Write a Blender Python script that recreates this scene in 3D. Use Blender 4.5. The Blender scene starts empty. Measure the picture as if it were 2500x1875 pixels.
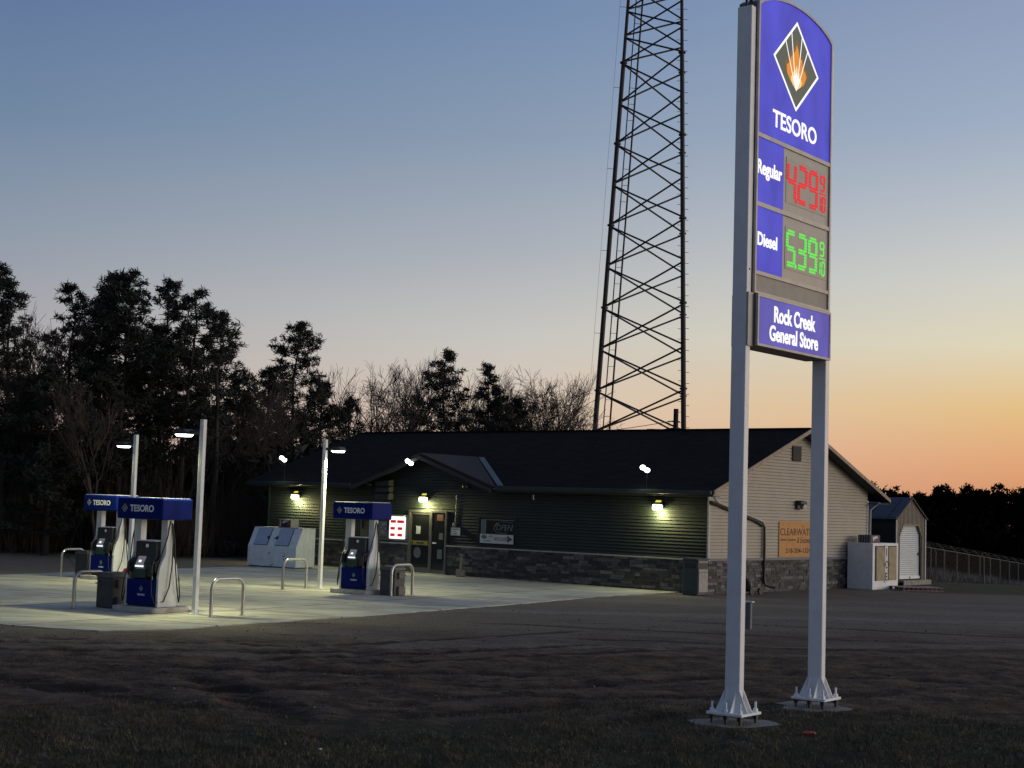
import bpy, math, random
from mathutils import Matrix, Vector, noise

# ------------------------------------------------------------------ camera
SC = bpy.context.scene
COL = SC.collection
FPX = 3650.0                       # focal length in pixels of the 2500 px wide photo
PITCH = math.atan(294.5 / FPX)
ROLL = math.atan(0.0312)
cam = bpy.data.cameras.new('camera')
camo = bpy.data.objects.new('camera', cam)
COL.objects.link(camo)
cam.sensor_width = 36.0
cam.lens = FPX / 2500.0 * 36.0
cam.clip_start = 0.1
cam.clip_end = 3000.0
camo.matrix_world = (Matrix.Translation((0, 0, 2.46)) @ Matrix.Rotation(math.pi / 2 + PITCH, 4, 'X')
                     @ Matrix.Rotation(ROLL, 4, 'Z'))
SC.camera = camo
SC.view_settings.view_transform = 'Standard'
SC.view_settings.look = 'None'
SC.view_settings.exposure = 0.0
SC.view_settings.gamma = 1.0


def lin(r, g, b, k=1.0):
    def f(c):
        c /= 255.0
        return (c / 12.92 if c <= 0.04045 else ((c + 0.055) / 1.055) ** 2.4) * k
    return (f(r), f(g), f(b), 1.0)


# ------------------------------------------------------------------ world: dusk sky, afterglow to the right
W = bpy.data.worlds.new('World')
SC.world = W
W.use_nodes = True
wn = W.node_tree
for n in list(wn.nodes):
    wn.nodes.remove(n)


def wnode(t):
    return wn.nodes.new(t)


out = wnode('ShaderNodeOutputWorld')
bg = wnode('ShaderNodeBackground')
tc = wnode('ShaderNodeTexCoord')
sep = wnode('ShaderNodeSeparateXYZ')
wn.links.new(tc.outputs['Generated'], sep.inputs[0])


def sky_ramp(stops):
    r = wnode('ShaderNodeValToRGB')
    r.color_ramp.interpolation = 'B_SPLINE' if False else 'LINEAR'
    els = r.color_ramp.elements
    pts = [(math.sin(math.radians(e)), c) for e, c in stops]
    els[0].position = pts[0][0]
    els[0].color = pts[0][1]
    els[1].position = pts[-1][0]
    els[1].color = pts[-1][1]
    for p, c in pts[1:-1]:
        e = els.new(p)
        e.color = c
    wn.links.new(sep.outputs[2], r.inputs[0])
    return r


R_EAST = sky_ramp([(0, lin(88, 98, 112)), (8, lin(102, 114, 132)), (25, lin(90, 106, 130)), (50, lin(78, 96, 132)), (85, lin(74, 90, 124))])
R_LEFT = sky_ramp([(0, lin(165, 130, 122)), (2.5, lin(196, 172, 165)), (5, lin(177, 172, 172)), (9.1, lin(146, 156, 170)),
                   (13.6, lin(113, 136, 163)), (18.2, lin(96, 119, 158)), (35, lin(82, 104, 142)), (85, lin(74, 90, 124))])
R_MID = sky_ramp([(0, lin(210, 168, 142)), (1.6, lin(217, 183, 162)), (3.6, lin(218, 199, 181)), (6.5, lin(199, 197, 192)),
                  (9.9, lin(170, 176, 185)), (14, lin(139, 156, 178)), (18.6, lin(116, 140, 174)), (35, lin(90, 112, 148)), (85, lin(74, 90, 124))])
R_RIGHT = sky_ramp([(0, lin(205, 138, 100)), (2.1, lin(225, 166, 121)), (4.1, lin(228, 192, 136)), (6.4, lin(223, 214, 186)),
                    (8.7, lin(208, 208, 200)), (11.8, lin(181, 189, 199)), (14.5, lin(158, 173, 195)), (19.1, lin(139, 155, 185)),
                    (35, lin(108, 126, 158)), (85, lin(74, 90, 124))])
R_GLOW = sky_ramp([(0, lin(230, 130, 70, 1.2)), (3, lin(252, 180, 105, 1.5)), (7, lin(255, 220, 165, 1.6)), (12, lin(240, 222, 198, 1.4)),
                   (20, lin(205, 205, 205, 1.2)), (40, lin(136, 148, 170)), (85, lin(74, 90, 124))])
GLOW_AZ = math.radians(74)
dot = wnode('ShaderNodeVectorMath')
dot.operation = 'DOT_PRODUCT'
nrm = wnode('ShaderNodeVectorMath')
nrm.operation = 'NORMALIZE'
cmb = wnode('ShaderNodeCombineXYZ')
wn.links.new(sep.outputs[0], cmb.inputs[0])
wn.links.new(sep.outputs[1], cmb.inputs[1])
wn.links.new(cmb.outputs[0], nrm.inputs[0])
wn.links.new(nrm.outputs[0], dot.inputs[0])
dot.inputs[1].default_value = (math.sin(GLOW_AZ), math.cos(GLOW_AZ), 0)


def wmix(a, b, lo, hi):
    mr = wnode('ShaderNodeMapRange')
    mr.interpolation_type = 'LINEAR'
    mr.inputs['From Min'].default_value = lo
    mr.inputs['From Max'].default_value = hi
    wn.links.new(dot.outputs['Value'], mr.inputs['Value'])
    m = wnode('ShaderNodeMix')
    m.data_type = 'RGBA'
    wn.links.new(mr.outputs[0], m.inputs[0])
    wn.links.new(a, m.inputs[6])
    wn.links.new(b, m.inputs[7])
    return m.outputs[2]


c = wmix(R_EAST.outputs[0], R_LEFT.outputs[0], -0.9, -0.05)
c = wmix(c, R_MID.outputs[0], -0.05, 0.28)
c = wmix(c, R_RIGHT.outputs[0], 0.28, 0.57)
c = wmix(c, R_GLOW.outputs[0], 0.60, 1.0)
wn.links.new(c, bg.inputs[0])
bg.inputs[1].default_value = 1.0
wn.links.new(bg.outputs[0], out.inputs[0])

# ------------------------------------------------------------------ last light of the set sun
sl = bpy.data.lights.new('afterglow_sun', 'SUN')
sl.energy = 1.15
sl.color = (1.0, 0.93, 0.86)
sl.angle = math.radians(28)
so = bpy.data.objects.new('afterglow_sun', sl)
COL.objects.link(so)
so.rotation_euler = (math.radians(85), 0, math.radians(80))


# ------------------------------------------------------------------ helpers
def tag(o, label=None, cat=None, group=None, kind=None):
    if label:
        o['label'] = label
    if cat:
        o['category'] = cat
    if group:
        o['group'] = group
    if kind:
        o['kind'] = kind
    return o


def thing(name, loc=(0, 0, 0), rot=0.0, label=None, cat=None, group=None):
    o = bpy.data.objects.new(name, None)
    o.empty_display_size = 0.3
    COL.objects.link(o)
    o.location = loc
    o.rotation_euler = (0, 0, math.radians(rot))
    return tag(o, label, cat, group)


def copy_tree(o, parent=None):
    n = o.copy()
    COL.objects.link(n)
    if parent:
        n.parent = parent
    for ch in list(o.children):
        copy_tree(ch, n)
    return n


class MB:
    def __init__(self):
        self.v, self.f, self.s, self.c = [], [], [], []
        self.col = None

    def face(self, pts, smooth=False):
        b = len(self.v)
        self.v.extend([tuple(p) for p in pts])
        self.f.append(tuple(range(b, b + len(pts))))
        self.s.append(smooth)
        self.c.append(self.col)

    def faces(self, pts, fs, smooth=False):
        b = len(self.v)
        self.v.extend([tuple(p) for p in pts])
        for q in fs:
            self.f.append(tuple(b + i for i in q))
            self.s.append(smooth)
            self.c.append(self.col)

    def box(self, x0, x1, y0, y1, z0, z1):
        p = [(x0, y0, z0), (x1, y0, z0), (x1, y1, z0), (x0, y1, z0), (x0, y0, z1), (x1, y0, z1), (x1, y1, z1), (x0, y1, z1)]
        self.faces(p, [(0, 3, 2, 1), (4, 5, 6, 7), (0, 1, 5, 4), (1, 2, 6, 5), (2, 3, 7, 6), (3, 0, 4, 7)])
        return self

    def cbox(self, cx, cy, z0, sx, sy, sz):
        return self.box(cx - sx / 2, cx + sx / 2, cy - sy / 2, cy + sy / 2, z0, z0 + sz)

    def prism(self, poly, axis, a, b):
        """poly: 2-D outline; axis 'y': (x,z) outline from y=a to y=b; 'x': (y,z); 'z': (x,y)"""
        def P(q, t):
            if axis == 'y':
                return (q[0], t, q[1])
            if axis == 'x':
                return (t, q[0], q[1])
            return (q[0], q[1], t)
        n = len(poly)
        pts = [P(q, a) for q in poly] + [P(q, b) for q in poly]
        fs = [tuple(range(n)), tuple(range(2 * n - 1, n - 1, -1))]
        for i in range(n):
            j = (i + 1) % n
            fs.append((i, i + n, j + n, j))
        self.faces(pts, fs)
        return self

    def tube(self, p0, p1, r0, r1=None, n=8, cap=True, smooth=True):
        r1 = r0 if r1 is None else r1
        p0, p1 = Vector(p0), Vector(p1)
        d = (p1 - p0)
        if d.length < 1e-6:
            return self
        d.normalize()
        a = d.orthogonal().normalized()
        b = d.cross(a)
        pts = []
        for P, r in ((p0, r0), (p1, r1)):
            for i in range(n):
                t = 2 * math.pi * i / n
                pts.append(P + (a * math.cos(t) + b * math.sin(t)) * r)
        fs = [(i, (i + 1) % n, (i + 1) % n + n, i + n) for i in range(n)]
        self.faces(pts, fs, smooth)
        if cap:
            self.faces(pts, [tuple(range(n - 1, -1, -1)), tuple(range(n, 2 * n))])
        return self

    def path(self, pts, r, n=8):
        pts = [Vector(p) for p in pts]
        m = len(pts)
        rings = []
        t0 = (pts[1] - pts[0]).normalized()
        a = t0.orthogonal().normalized()
        for i in range(m):
            t = (pts[min(i + 1, m - 1)] - pts[max(i - 1, 0)]).normalized()
            a = (a - t * a.dot(t))
            a.normalize()
            b = t.cross(a)
            rr = r[i] if isinstance(r, (list, tuple)) else r
            rings.append([pts[i] + (a * math.cos(2 * math.pi * k / n) + b * math.sin(2 * math.pi * k / n)) * rr for k in range(n)])
        P = [p for q in rings for p in q]
        fs = []
        for i in range(m - 1):
            for k in range(n):
                k2 = (k + 1) % n
                fs.append((i * n + k, i * n + k2, (i + 1) * n + k2, (i + 1) * n + k))
        self.faces(P, fs, True)
        self.faces(rings[0], [tuple(range(n - 1, -1, -1))])
        self.faces(rings[-1], [tuple(range(n))])
        return self

    def ball(self, c, r, n=8, m=5, sz=1.0):
        pts = []
        for i in range(m + 1):
            ph = math.pi * i / m
            for k in range(n):
                th = 2 * math.pi * k / n
                pts.append((c[0] + r * math.sin(ph) * math.cos(th), c[1] + r * math.sin(ph) * math.sin(th), c[2] + r * sz * math.cos(ph)))
        fs = []
        for i in range(m):
            for k in range(n):
                k2 = (k + 1) % n
                fs.append((i * n + k, (i + 1) * n + k, (i + 1) * n + k2, i * n + k2))
        self.faces(pts, fs, True)
        return self

    def build(self, name, mat, parent=None, bevel=0.0, label=None):
        me = bpy.data.meshes.new(name)
        me.from_pydata(self.v, [], self.f)
        me.polygons.foreach_set('use_smooth', self.s)
        if any(q is not None for q in self.c):
            at = me.color_attributes.new('tint', 'FLOAT_COLOR', 'CORNER')
            buf = []
            for q, fc in zip(self.c, self.f):
                q = q or (1, 1, 1)
                buf.extend([q[0], q[1], q[2], 1.0] * len(fc))
            at.data.foreach_set('color', buf)
        me.materials.append(mat)
        me.update()
        o = bpy.data.objects.new(name, me)
        COL.objects.link(o)
        if parent:
            o.parent = parent
        if bevel:
            md = o.modifiers.new('bevel', 'BEVEL')
            md.width = bevel
            md.segments = 2
            md.limit_method = 'ANGLE'
        if label:
            o['label'] = label
        return o


def fit_text(mb_list, s, x0, x1, z0, z1, y, bold=0.0, shear=0.0, depth=0.004, axis='xz', keep=None, rot=None):
    """mesh text placed on a plane y=const facing -y, stretched to the given box; appended to an MB"""
    cu = bpy.data.curves.new('lettering', 'FONT')
    cu.body = s
    cu.size = 1.0
    cu.offset = bold
    cu.shear = shear
    cu.extrude = 0.01
    cu.resolution_u = 4
    ob = bpy.data.objects.new('lettering', cu)
    COL.objects.link(ob)
    bpy.context.view_layer.update()
    dg = bpy.context.evaluated_depsgraph_get()
    me = bpy.data.meshes.new_from_object(ob.evaluated_get(dg))
    bpy.data.objects.remove(ob)
    vs = [v.co.copy() for v in me.vertices]
    if not vs:
        return
    ax, bx = min(v.x for v in vs), max(v.x for v in vs)
    ay, by = min(v.y for v in vs), max(v.y for v in vs)
    pts = []
    for v in vs:
        X = x0 + (v.x - ax) / (bx - ax) * (x1 - x0)
        Z = z0 + (v.y - ay) / (by - ay) * (z1 - z0)
        Y = y - (depth if v.z > 0 else 0.0)
        pts.append((X, Y, Z))
    mb_list.faces(pts, [tuple(p.vertices) for p in me.polygons])
    bpy.data.meshes.remove(me)
    bpy.data.curves.remove(cu)


# ------------------------------------------------------------------ materials
def new_mat(name):
    m = bpy.data.materials.new(name)
    m.use_nodes = True
    return m, m.node_tree, m.node_tree.nodes['Principled BSDF']


def mat(name, col, rough=0.6, metal=0.0, var=0.12, scale=6.0, bump=0.0, bscale=40.0, tint=False, dirt=0.0, spec=0.5, stretch=(1, 1, 1)):
    m, nt, b = new_mat(name)
    N, L = nt.nodes, nt.links
    b.inputs['Roughness'].default_value = rough
    b.inputs['Metallic'].default_value = metal
    b.inputs['Specular IOR Level'].default_value = spec
    tcn = N.new('ShaderNodeTexCoord')
    mp = N.new('ShaderNodeMapping')
    mp.inputs['Scale'].default_value = stretch
    L.new(tcn.outputs['Object'], mp.inputs[0])
    nz = N.new('ShaderNodeTexNoise')
    nz.inputs['Scale'].default_value = scale
    nz.inputs['Detail'].default_value = 5
    L.new(mp.outputs[0], nz.inputs['Vector'])
    rp = N.new('ShaderNodeMapRange')
    rp.inputs['From Min'].default_value = 0.3
    rp.inputs['From Max'].default_value = 0.7
    rp.inputs['To Min'].default_value = 1 - var
    rp.inputs['To Max'].default_value = 1 + var
    L.new(nz.outputs[0], rp.inputs[0])
    mul = N.new('ShaderNodeVectorMath')
    mul.operation = 'SCALE'
    mul.inputs[0].default_value = col[:3]
    L.new(rp.outputs[0], mul.inputs['Scale'])
    o = mul.outputs[0]
    if tint:
        vc = N.new('ShaderNodeVertexColor')
        vc.layer_name = 'tint'
        mm = N.new('ShaderNodeVectorMath')
        mm.operation = 'MULTIPLY'
        L.new(o, mm.inputs[0])
        L.new(vc.outputs[0], mm.inputs[1])
        o = mm.outputs[0]
    if dirt:
        n2 = N.new('ShaderNodeTexNoise')
        n2.inputs['Scale'].default_value = 2.3
        n2.inputs['Detail'].default_value = 8
        n2.inputs['Roughness'].default_value = 0.7
        L.new(tcn.outputs['Object'], n2.inputs['Vector'])
        r2 = N.new('ShaderNodeMapRange')
        r2.inputs['From Min'].default_value = 0.52
        r2.inputs['From Max'].default_value = 0.72
        r2.inputs['To Max'].default_value = dirt
        L.new(n2.outputs[0], r2.inputs[0])
        mx = N.new('ShaderNodeMix')
        mx.data_type = 'RGBA'
        L.new(r2.outputs[0], mx.inputs[0])
        L.new(o, mx.inputs[6])
        mx.inputs[7].default_value = (0.07, 0.06, 0.045, 1)
        o = mx.outputs[2]
    L.new(o, b.inputs['Base Color'])
    if bump:
        nb = N.new('ShaderNodeTexNoise')
        nb.inputs['Scale'].default_value = bscale
        nb.inputs['Detail'].default_value = 4
        L.new(mp.outputs[0], nb.inputs['Vector'])
        bp = N.new('ShaderNodeBump')
        bp.inputs['Strength'].default_value = bump
        bp.inputs['Distance'].default_value = 0.02
        L.new(nb.outputs[0], bp.inputs['Height'])
        L.new(bp.outputs[0], b.inputs['Normal'])
    return m


def emit(name, col, k, base=(0.008, 0.008, 0.008), rough=0.5):
    m, nt, b = new_mat(name)
    b.inputs['Base Color'].default_value = (*base[:3], 1)
    b.inputs['Roughness'].default_value = rough
    b.inputs['Emission Color'].default_value = (*col[:3], 1)
    b.inputs['Emission Strength'].default_value = k
    b.inputs['Specular IOR Level'].default_value = 0.12
    return m


M = {}
M['white_steel'] = mat('white_steel', (0.80, 0.81, 0.80), 0.38, var=0.05, dirt=0.06, bump=0.03)
M['pole_white'] = mat('pole_white', (0.66, 0.68, 0.68), 0.45, var=0.06, dirt=0.1)
M['frame_bronze'] = mat('frame_bronze', (0.13, 0.125, 0.115), 0.4, metal=0.3, var=0.1)
M['frame_grey'] = mat('frame_grey', (0.42, 0.40, 0.37), 0.45, metal=0.2, var=0.1, dirt=0.2)
M['black'] = mat('black_plastic', (0.015, 0.016, 0.017), 0.4, var=0.2)
M['black_rubber'] = mat('black_rubber', (0.01, 0.01, 0.01), 0.55, var=0.2)
M['charcoal'] = mat('charcoal_panel', (0.024, 0.028, 0.028), 0.45, var=0.2)
M['bin_grey'] = mat('bin_grey', (0.05, 0.052, 0.05), 0.6, var=0.15, dirt=0.25, bump=0.1)
M['bin_lid'] = mat('bin_lid', (0.09, 0.09, 0.082), 0.6, var=0.15, dirt=0.25)
M['trash_green'] = mat('trash_green', (0.045, 0.06, 0.06), 0.55, var=0.15, dirt=0.2)
M['trash_tan'] = mat('trash_tan', (0.30, 0.29, 0.26), 0.6, var=0.15, dirt=0.4)
M['blue'] = mat('pump_blue', (0.003, 0.012, 0.125), 0.5, var=0.06, dirt=0.02, spec=0.06)
M['white_panel'] = mat('white_panel', (0.62, 0.64, 0.63), 0.42, var=0.05, dirt=0.08)
M['letter_white'] = mat('letter_white', (0.75, 0.77, 0.8), 0.5, var=0.03)
M['steel_pipe'] = mat('steel_pipe', (0.42, 0.42, 0.40), 0.32, metal=0.85, var=0.12, dirt=0.2)
M['galv'] = mat('galvanised', (0.30, 0.31, 0.32), 0.5, metal=0.4, var=0.15)
M['tower_steel'] = mat('tower_steel', (0.035, 0.028, 0.026), 0.6, metal=0.3, var=0.2)
M['siding_dark'] = mat('siding_dark', (0.024, 0.031, 0.031), 0.6, var=0.1, scale=1.2, dirt=0.08, bump=0.05, bscale=60, spec=0.25)
M['siding_beige'] = mat('siding_beige', (0.34, 0.305, 0.235), 0.55, var=0.06, scale=1.5, dirt=0.22)
M['trim_light'] = mat('trim_light', (0.42, 0.41, 0.38), 0.55, var=0.1, dirt=0.2)
M['trim_wood'] = mat('trim_wood', (0.30, 0.235, 0.17), 0.65, var=0.25, dirt=0.3, stretch=(1, 1, 1))
M['soffit'] = mat('soffit', (0.03, 0.032, 0.03), 0.7)
M['cap_stone'] = mat('cap_stone', (0.34, 0.34, 0.32), 0.6, var=0.15, dirt=0.2)
M['stone'] = mat('ledge_stone', (0.070, 0.068, 0.066), 0.75, var=0.35, scale=9, bump=0.6, bscale=30, tint=True)
M['grout'] = mat('grout', (0.03, 0.03, 0.03), 0.9)
M['glass_dark'] = mat('glass_dark', (0.012, 0.013, 0.014), 0.08, var=0.1, spec=0.8)
M['paper'] = mat('paper', (0.55, 0.56, 0.57), 0.8, var=0.05)
M['ink'] = mat('ink', (0.03, 0.03, 0.035), 0.8)
M['red_paint'] = mat('red_paint', (0.35, 0.03, 0.03), 0.5)
M['dark_red'] = mat('dark_red', (0.16, 0.045, 0.04), 0.6)
M['yellow_label'] = mat('yellow_label', (0.22, 0.20, 0.03), 0.6)
M['wood_grey'] = mat('wood_grey', (0.26, 0.235, 0.20), 0.8, var=0.3, dirt=0.35)
M['wood_dark'] = mat('wood_dark', (0.10, 0.08, 0.06), 0.8, var=0.3)
M['plywood_orange'] = mat('plywood_orange', (0.50, 0.23, 0.055), 0.6, var=0.12, scale=3, dirt=0.05)
M['card_yellow'] = mat('card', (0.42, 0.40, 0.33), 0.8, var=0.06)
M['freezer_white'] = mat('freezer_white', (0.74, 0.78, 0.77), 0.42, var=0.08, dirt=0.12)
M['freezer_door'] = mat('freezer_door', (0.40, 0.46, 0.58), 0.35, var=0.08, dirt=0.05)
M['rust_tan'] = mat('rust_tan', (0.30, 0.245, 0.15), 0.6, var=0.2, scale=4, dirt=0.35)
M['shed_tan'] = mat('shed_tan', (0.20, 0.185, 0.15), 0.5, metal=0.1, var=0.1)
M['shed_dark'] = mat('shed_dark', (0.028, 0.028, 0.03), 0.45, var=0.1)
M['shed_roof'] = mat('shed_roof', (0.035, 0.042, 0.06), 0.35, metal=0.3, var=0.1)
M['pallet'] = mat('pallet_wood', (0.27, 0.24, 0.20), 0.8, var=0.3)
M['flash_metal'] = mat('valley_flashing', (0.13, 0.15, 0.155), 0.6, metal=0.0, var=0.08)
M['bark'] = mat('bark', (0.022, 0.018, 0.015), 0.9, var=0.3, scale=10)
M['needles'] = mat('needles', (0.010, 0.013, 0.008), 0.8, var=0.4, scale=0.8)
M['twigs'] = mat('twigs', (0.058, 0.044, 0.037), 0.85, var=0.25, scale=2)
M['brush'] = mat('dead_brush', (0.055, 0.037, 0.026), 0.9, var=0.4, scale=0.6)
M['scrub'] = mat('scrub', (0.0045, 0.005, 0.004), 0.9, var=0.3, scale=0.4, spec=0.0)
M['weeds'] = mat('dry_weeds', (0.12, 0.11, 0.105), 0.9, var=0.3, scale=0.4)
M['grass_blade'] = mat('grass_blade', (0.052, 0.052, 0.028), 0.8, var=0.5, scale=0.9, tint=True)
M['fence_steel'] = mat('fence_steel', (0.07, 0.073, 0.076), 0.6, var=0.1)
M['concrete_foot'] = mat('concrete_foot', (0.20, 0.19, 0.18), 0.85, var=0.2, bump=0.4, dirt=0.3)
M['curb'] = mat('island_concrete', (0.44, 0.42, 0.38), 0.8, var=0.15, bump=0.4, bscale=20, dirt=0.3)
M['meter_grey'] = mat('meter_grey', (0.12, 0.135, 0.15), 0.5)
M['sign_blue'] = emit('backlit_blue', lin(74, 74, 194), 0.95, (0.01, 0.01, 0.03))
M['store_blue'] = emit('backlit_store_blue', lin(96, 90, 180), 0.9, (0.01, 0.01, 0.03))


def uneven(m, amt=0.16):
    nt = m.node_tree
    b = nt.nodes['Principled BSDF']
    k = b.inputs['Emission Strength'].default_value
    t = nt.nodes.new('ShaderNodeTexCoord')
    mp = nt.nodes.new('ShaderNodeMapping')
    mp.inputs['Scale'].default_value = (2.2, 1, 1.1)
    nz = nt.nodes.new('ShaderNodeTexNoise')
    nz.inputs['Scale'].default_value = 1.3
    nz.inputs['Detail'].default_value = 2
    mr = nt.nodes.new('ShaderNodeMapRange')
    mr.inputs['From Min'].default_value = 0.3
    mr.inputs['From Max'].default_value = 0.7
    mr.inputs['To Min'].default_value = k * (1 - amt)
    mr.inputs['To Max'].default_value = k * (1 + amt)
    nt.links.new(t.outputs['Object'], mp.inputs[0])
    nt.links.new(mp.outputs[0], nz.inputs['Vector'])
    nt.links.new(nz.outputs[0], mr.inputs[0])
    nt.links.new(mr.outputs[0], b.inputs['Emission Strength'])


uneven(M['sign_blue'])
uneven(M['store_blue'])
M['sign_white'] = emit('backlit_white', (1.0, 1.0, 1.0), 0.95, (0.3, 0.3, 0.3))
M['logo_grey'] = emit('backlit_logo_grey', lin(84, 88, 78), 0.9, (0.03, 0.03, 0.03))
M['flame_brown'] = emit('flame_brown', lin(132, 96, 46), 0.9)
M['flame_orange'] = emit('flame_orange', lin(224, 140, 44), 1.0)
M['flame_yellow'] = emit('flame_yellow', lin(250, 208, 140), 1.0)
M['display_grey'] = mat('display_grey', (0.38, 0.37, 0.34), 0.35, var=0.06)
M['display_face'] = mat('display_face', (0.34, 0.325, 0.30), 0.3, var=0.06)
M['led_red'] = emit('led_red', lin(232, 38, 50), 1.0)
M['led_pink'] = emit('led_pink', lin(255, 110, 120), 1.0)
M['led_green'] = emit('led_green', lin(104, 232, 92), 1.0)
M['blank_grey'] = mat('blank_grey', (0.26, 0.25, 0.225), 0.5, var=0.1, dirt=0.25)
M['lamp_lens'] = emit('lamp_lens', (0.95, 1.0, 0.9), 9.0)
M['pack_lens'] = emit('pack_lens', (1.0, 0.98, 0.62), 5.0)
M['pack_rim'] = emit('pack_rim', (0.9, 0.85, 0.12), 0.9)
M['lamp_off'] = mat('lamp_off', (0.62, 0.60, 0.58), 0.3)
M['board_white'] = emit('board_white', (1.0, 0.97, 0.97), 1.3, (0.4, 0.4, 0.4))
M['board_red'] = emit('board_red', lin(205, 30, 28), 0.9)
M['lcd'] = emit('lcd', (0.85, 0.9, 1.0), 1.2)
M['lcd_grey'] = emit('lcd_grey', lin(112, 108, 116), 0.8)
M['neon_off'] = mat('neon_off', (0.17, 0.20, 0.19), 0.3)

# roof shingles
m, nt, b = new_mat('shingles')
M['shingle'] = m
N, L = nt.nodes, nt.links
b.inputs['Roughness'].default_value = 0.95
b.inputs['Specular IOR Level'].default_value = 0.08
t1 = N.new('ShaderNodeTexCoord')
br = N.new('ShaderNodeTexBrick')
br.inputs['Scale'].default_value = 1.0
br.inputs['Brick Width'].default_value = 0.33
br.inputs['Row Height'].default_value = 0.14
br.inputs['Mortar Size'].default_value = 0.006
br.inputs['Color1'].default_value = (0.012, 0.0105, 0.0095, 1)
br.inputs['Color2'].default_value = (0.020, 0.0175, 0.016, 1)
br.inputs['Mortar'].default_value = (0.004, 0.004, 0.004, 1)
L.new(t1.outputs['Object'], br.inputs['Vector'])
L.new(br.outputs[0], b.inputs['Base Color'])

# ground: dirt / gravel / grass
m, nt, b = new_mat('ground_mix')
M['ground'] = m
N, L = nt.nodes, nt.links
b.inputs['Roughness'].default_value = 0.95
b.inputs['Specular IOR Level'].default_value = 0.15
geo = N.new('ShaderNodeNewGeometry')
sp = N.new('ShaderNodeSeparateXYZ')
L.new(geo.outputs['Position'], sp.inputs[0])


def math_n(op, a, b_=None, c_=None, clamp=False):
    n = N.new('ShaderNodeMath')
    n.operation = op
    n.use_clamp = clamp
    for i, q in enumerate((a, b_, c_)):
        if q is None:
            continue
        if isinstance(q, (int, float)):
            n.inputs[i].default_value = q
        else:
            L.new(q, n.inputs[i])
    return n.outputs[0]


def noise_n(scale, detail=6, rough=0.6, stretch=(1, 1, 1), rotz=0.0):
    mp = N.new('ShaderNodeMapping')
    mp.inputs['Scale'].default_value = stretch
    mp.inputs['Rotation'].default_value = (0, 0, rotz)
    L.new(geo.outputs['Position'], mp.inputs[0])
    n = N.new('ShaderNodeTexNoise')
    n.inputs['Scale'].default_value = scale
    n.inputs['Detail'].default_value = detail
    n.inputs['Roughness'].default_value = rough
    L.new(mp.outputs[0], n.inputs['Vector'])
    return n.outputs[0]


def ss(v, lo, hi):
    n = N.new('ShaderNodeMapRange')
    n.interpolation_type = 'SMOOTHSTEP'
    n.inputs['From Min'].default_value = lo
    n.inputs['From Max'].default_value = hi
    L.new(v, n.inputs[0])
    return n.outputs[0]


def mixc(f, a, b_):
    n = N.new('ShaderNodeMix')
    n.data_type = 'RGBA'
    if isinstance(f, (int, float)):
        n.inputs[0].default_value = f
    else:
        L.new(f, n.inputs[0])
    for i, q in ((6, a), (7, b_)):
        if isinstance(q, tuple):
            n.inputs[i].default_value = (*q[:3], 1)
        else:
            L.new(q, n.inputs[i])
    return n.outputs[2]


X, Y = sp.outputs[0], sp.outputs[1]
n_big = noise_n(0.35, 5)
n_mid = noise_n(1.6, 8, 0.7)
n_fine = noise_n(14, 8, 0.75)
n_streak = noise_n(0.5, 7, 0.65, (1.0, 5.0, 1), math.radians(8))
n_streak2 = noise_n(1.3, 7, 0.7, (0.7, 4.5, 1), math.radians(-24))
dirt = mixc(ss(n_mid, 0.35, 0.68), (0.054, 0.035, 0.024), (0.158, 0.112, 0.076))
n_clod = noise_n(7.0, 9, 0.85, (0.8, 1.6, 1), math.radians(10))
dirt = mixc(ss(n_streak2, 0.48, 0.66), dirt, (0.026, 0.020, 0.017))
dirt = mixc(math_n('MULTIPLY', ss(n_clod, 0.50, 0.66), 0.75), dirt, (0.020, 0.016, 0.014))
dirt = mixc(math_n('MULTIPLY', math_n('SUBTRACT', 1.0, ss(n_clod, 0.30, 0.42)), 0.7), dirt, (0.21, 0.17, 0.14))
grav = mixc(ss(n_fine, 0.3, 0.75), (0.120, 0.101, 0.082), (0.260, 0.226, 0.184))
grav = mixc(ss(n_streak, 0.52, 0.70), grav, (0.088, 0.076, 0.066))
# packed gravel lies nearer the building, loose dirt in the foreground
gy = math_n('ADD', Y, math_n('MULTIPLY', math_n('SUBTRACT', n_big, 0.5), 14.0))
gy = math_n('SUBTRACT', gy, math_n('MULTIPLY', X, 0.35))
base = mixc(math_n('MULTIPLY', ss(gy, 24.5, 31.0), 0.85), dirt, grav)
# pale worn wheel tracks
for (a, b0, w, k, col) in [(0.10, 35.0, 0.55, 0.5, (0.30, 0.285, 0.26)), (-0.06, 40.2, 0.8, 0.4, (0.28, 0.27, 0.25)),
                           (-0.05, 43.4, 0.5, 0.35, (0.27, 0.255, 0.24)), (0.33, 26.3, 0.42, 0.45, (0.25, 0.225, 0.20)), (0.30, 24.9, 0.25, 0.4, (0.23, 0.205, 0.18))]:
    d = math_n('SUBTRACT', math_n('SUBTRACT', Y, math_n('MULTIPLY', X, a)), b0)
    d = math_n('ADD', d, math_n('MULTIPLY', math_n('SUBTRACT', n_mid, 0.5), 1.6))
    d = math_n('ABSOLUTE', d)
    f = math_n('SUBTRACT', 1.0, ss(d, w * 0.3, w * 1.7))
    f = math_n('MULTIPLY', f, math_n('MULTIPLY', ss(n_streak, 0.36, 0.6), k))
    base = mixc(f, base, col)
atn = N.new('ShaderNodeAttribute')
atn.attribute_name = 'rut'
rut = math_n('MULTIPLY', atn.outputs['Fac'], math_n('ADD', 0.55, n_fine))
base = mixc(math_n('MULTIPLY', ss(math_n('MULTIPLY', rut, -1.0), 0.15, 0.85), 0.85), base, (0.020, 0.014, 0.011))  # moist rut soil, with shade painted in where soft light leaves it flat
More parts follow.
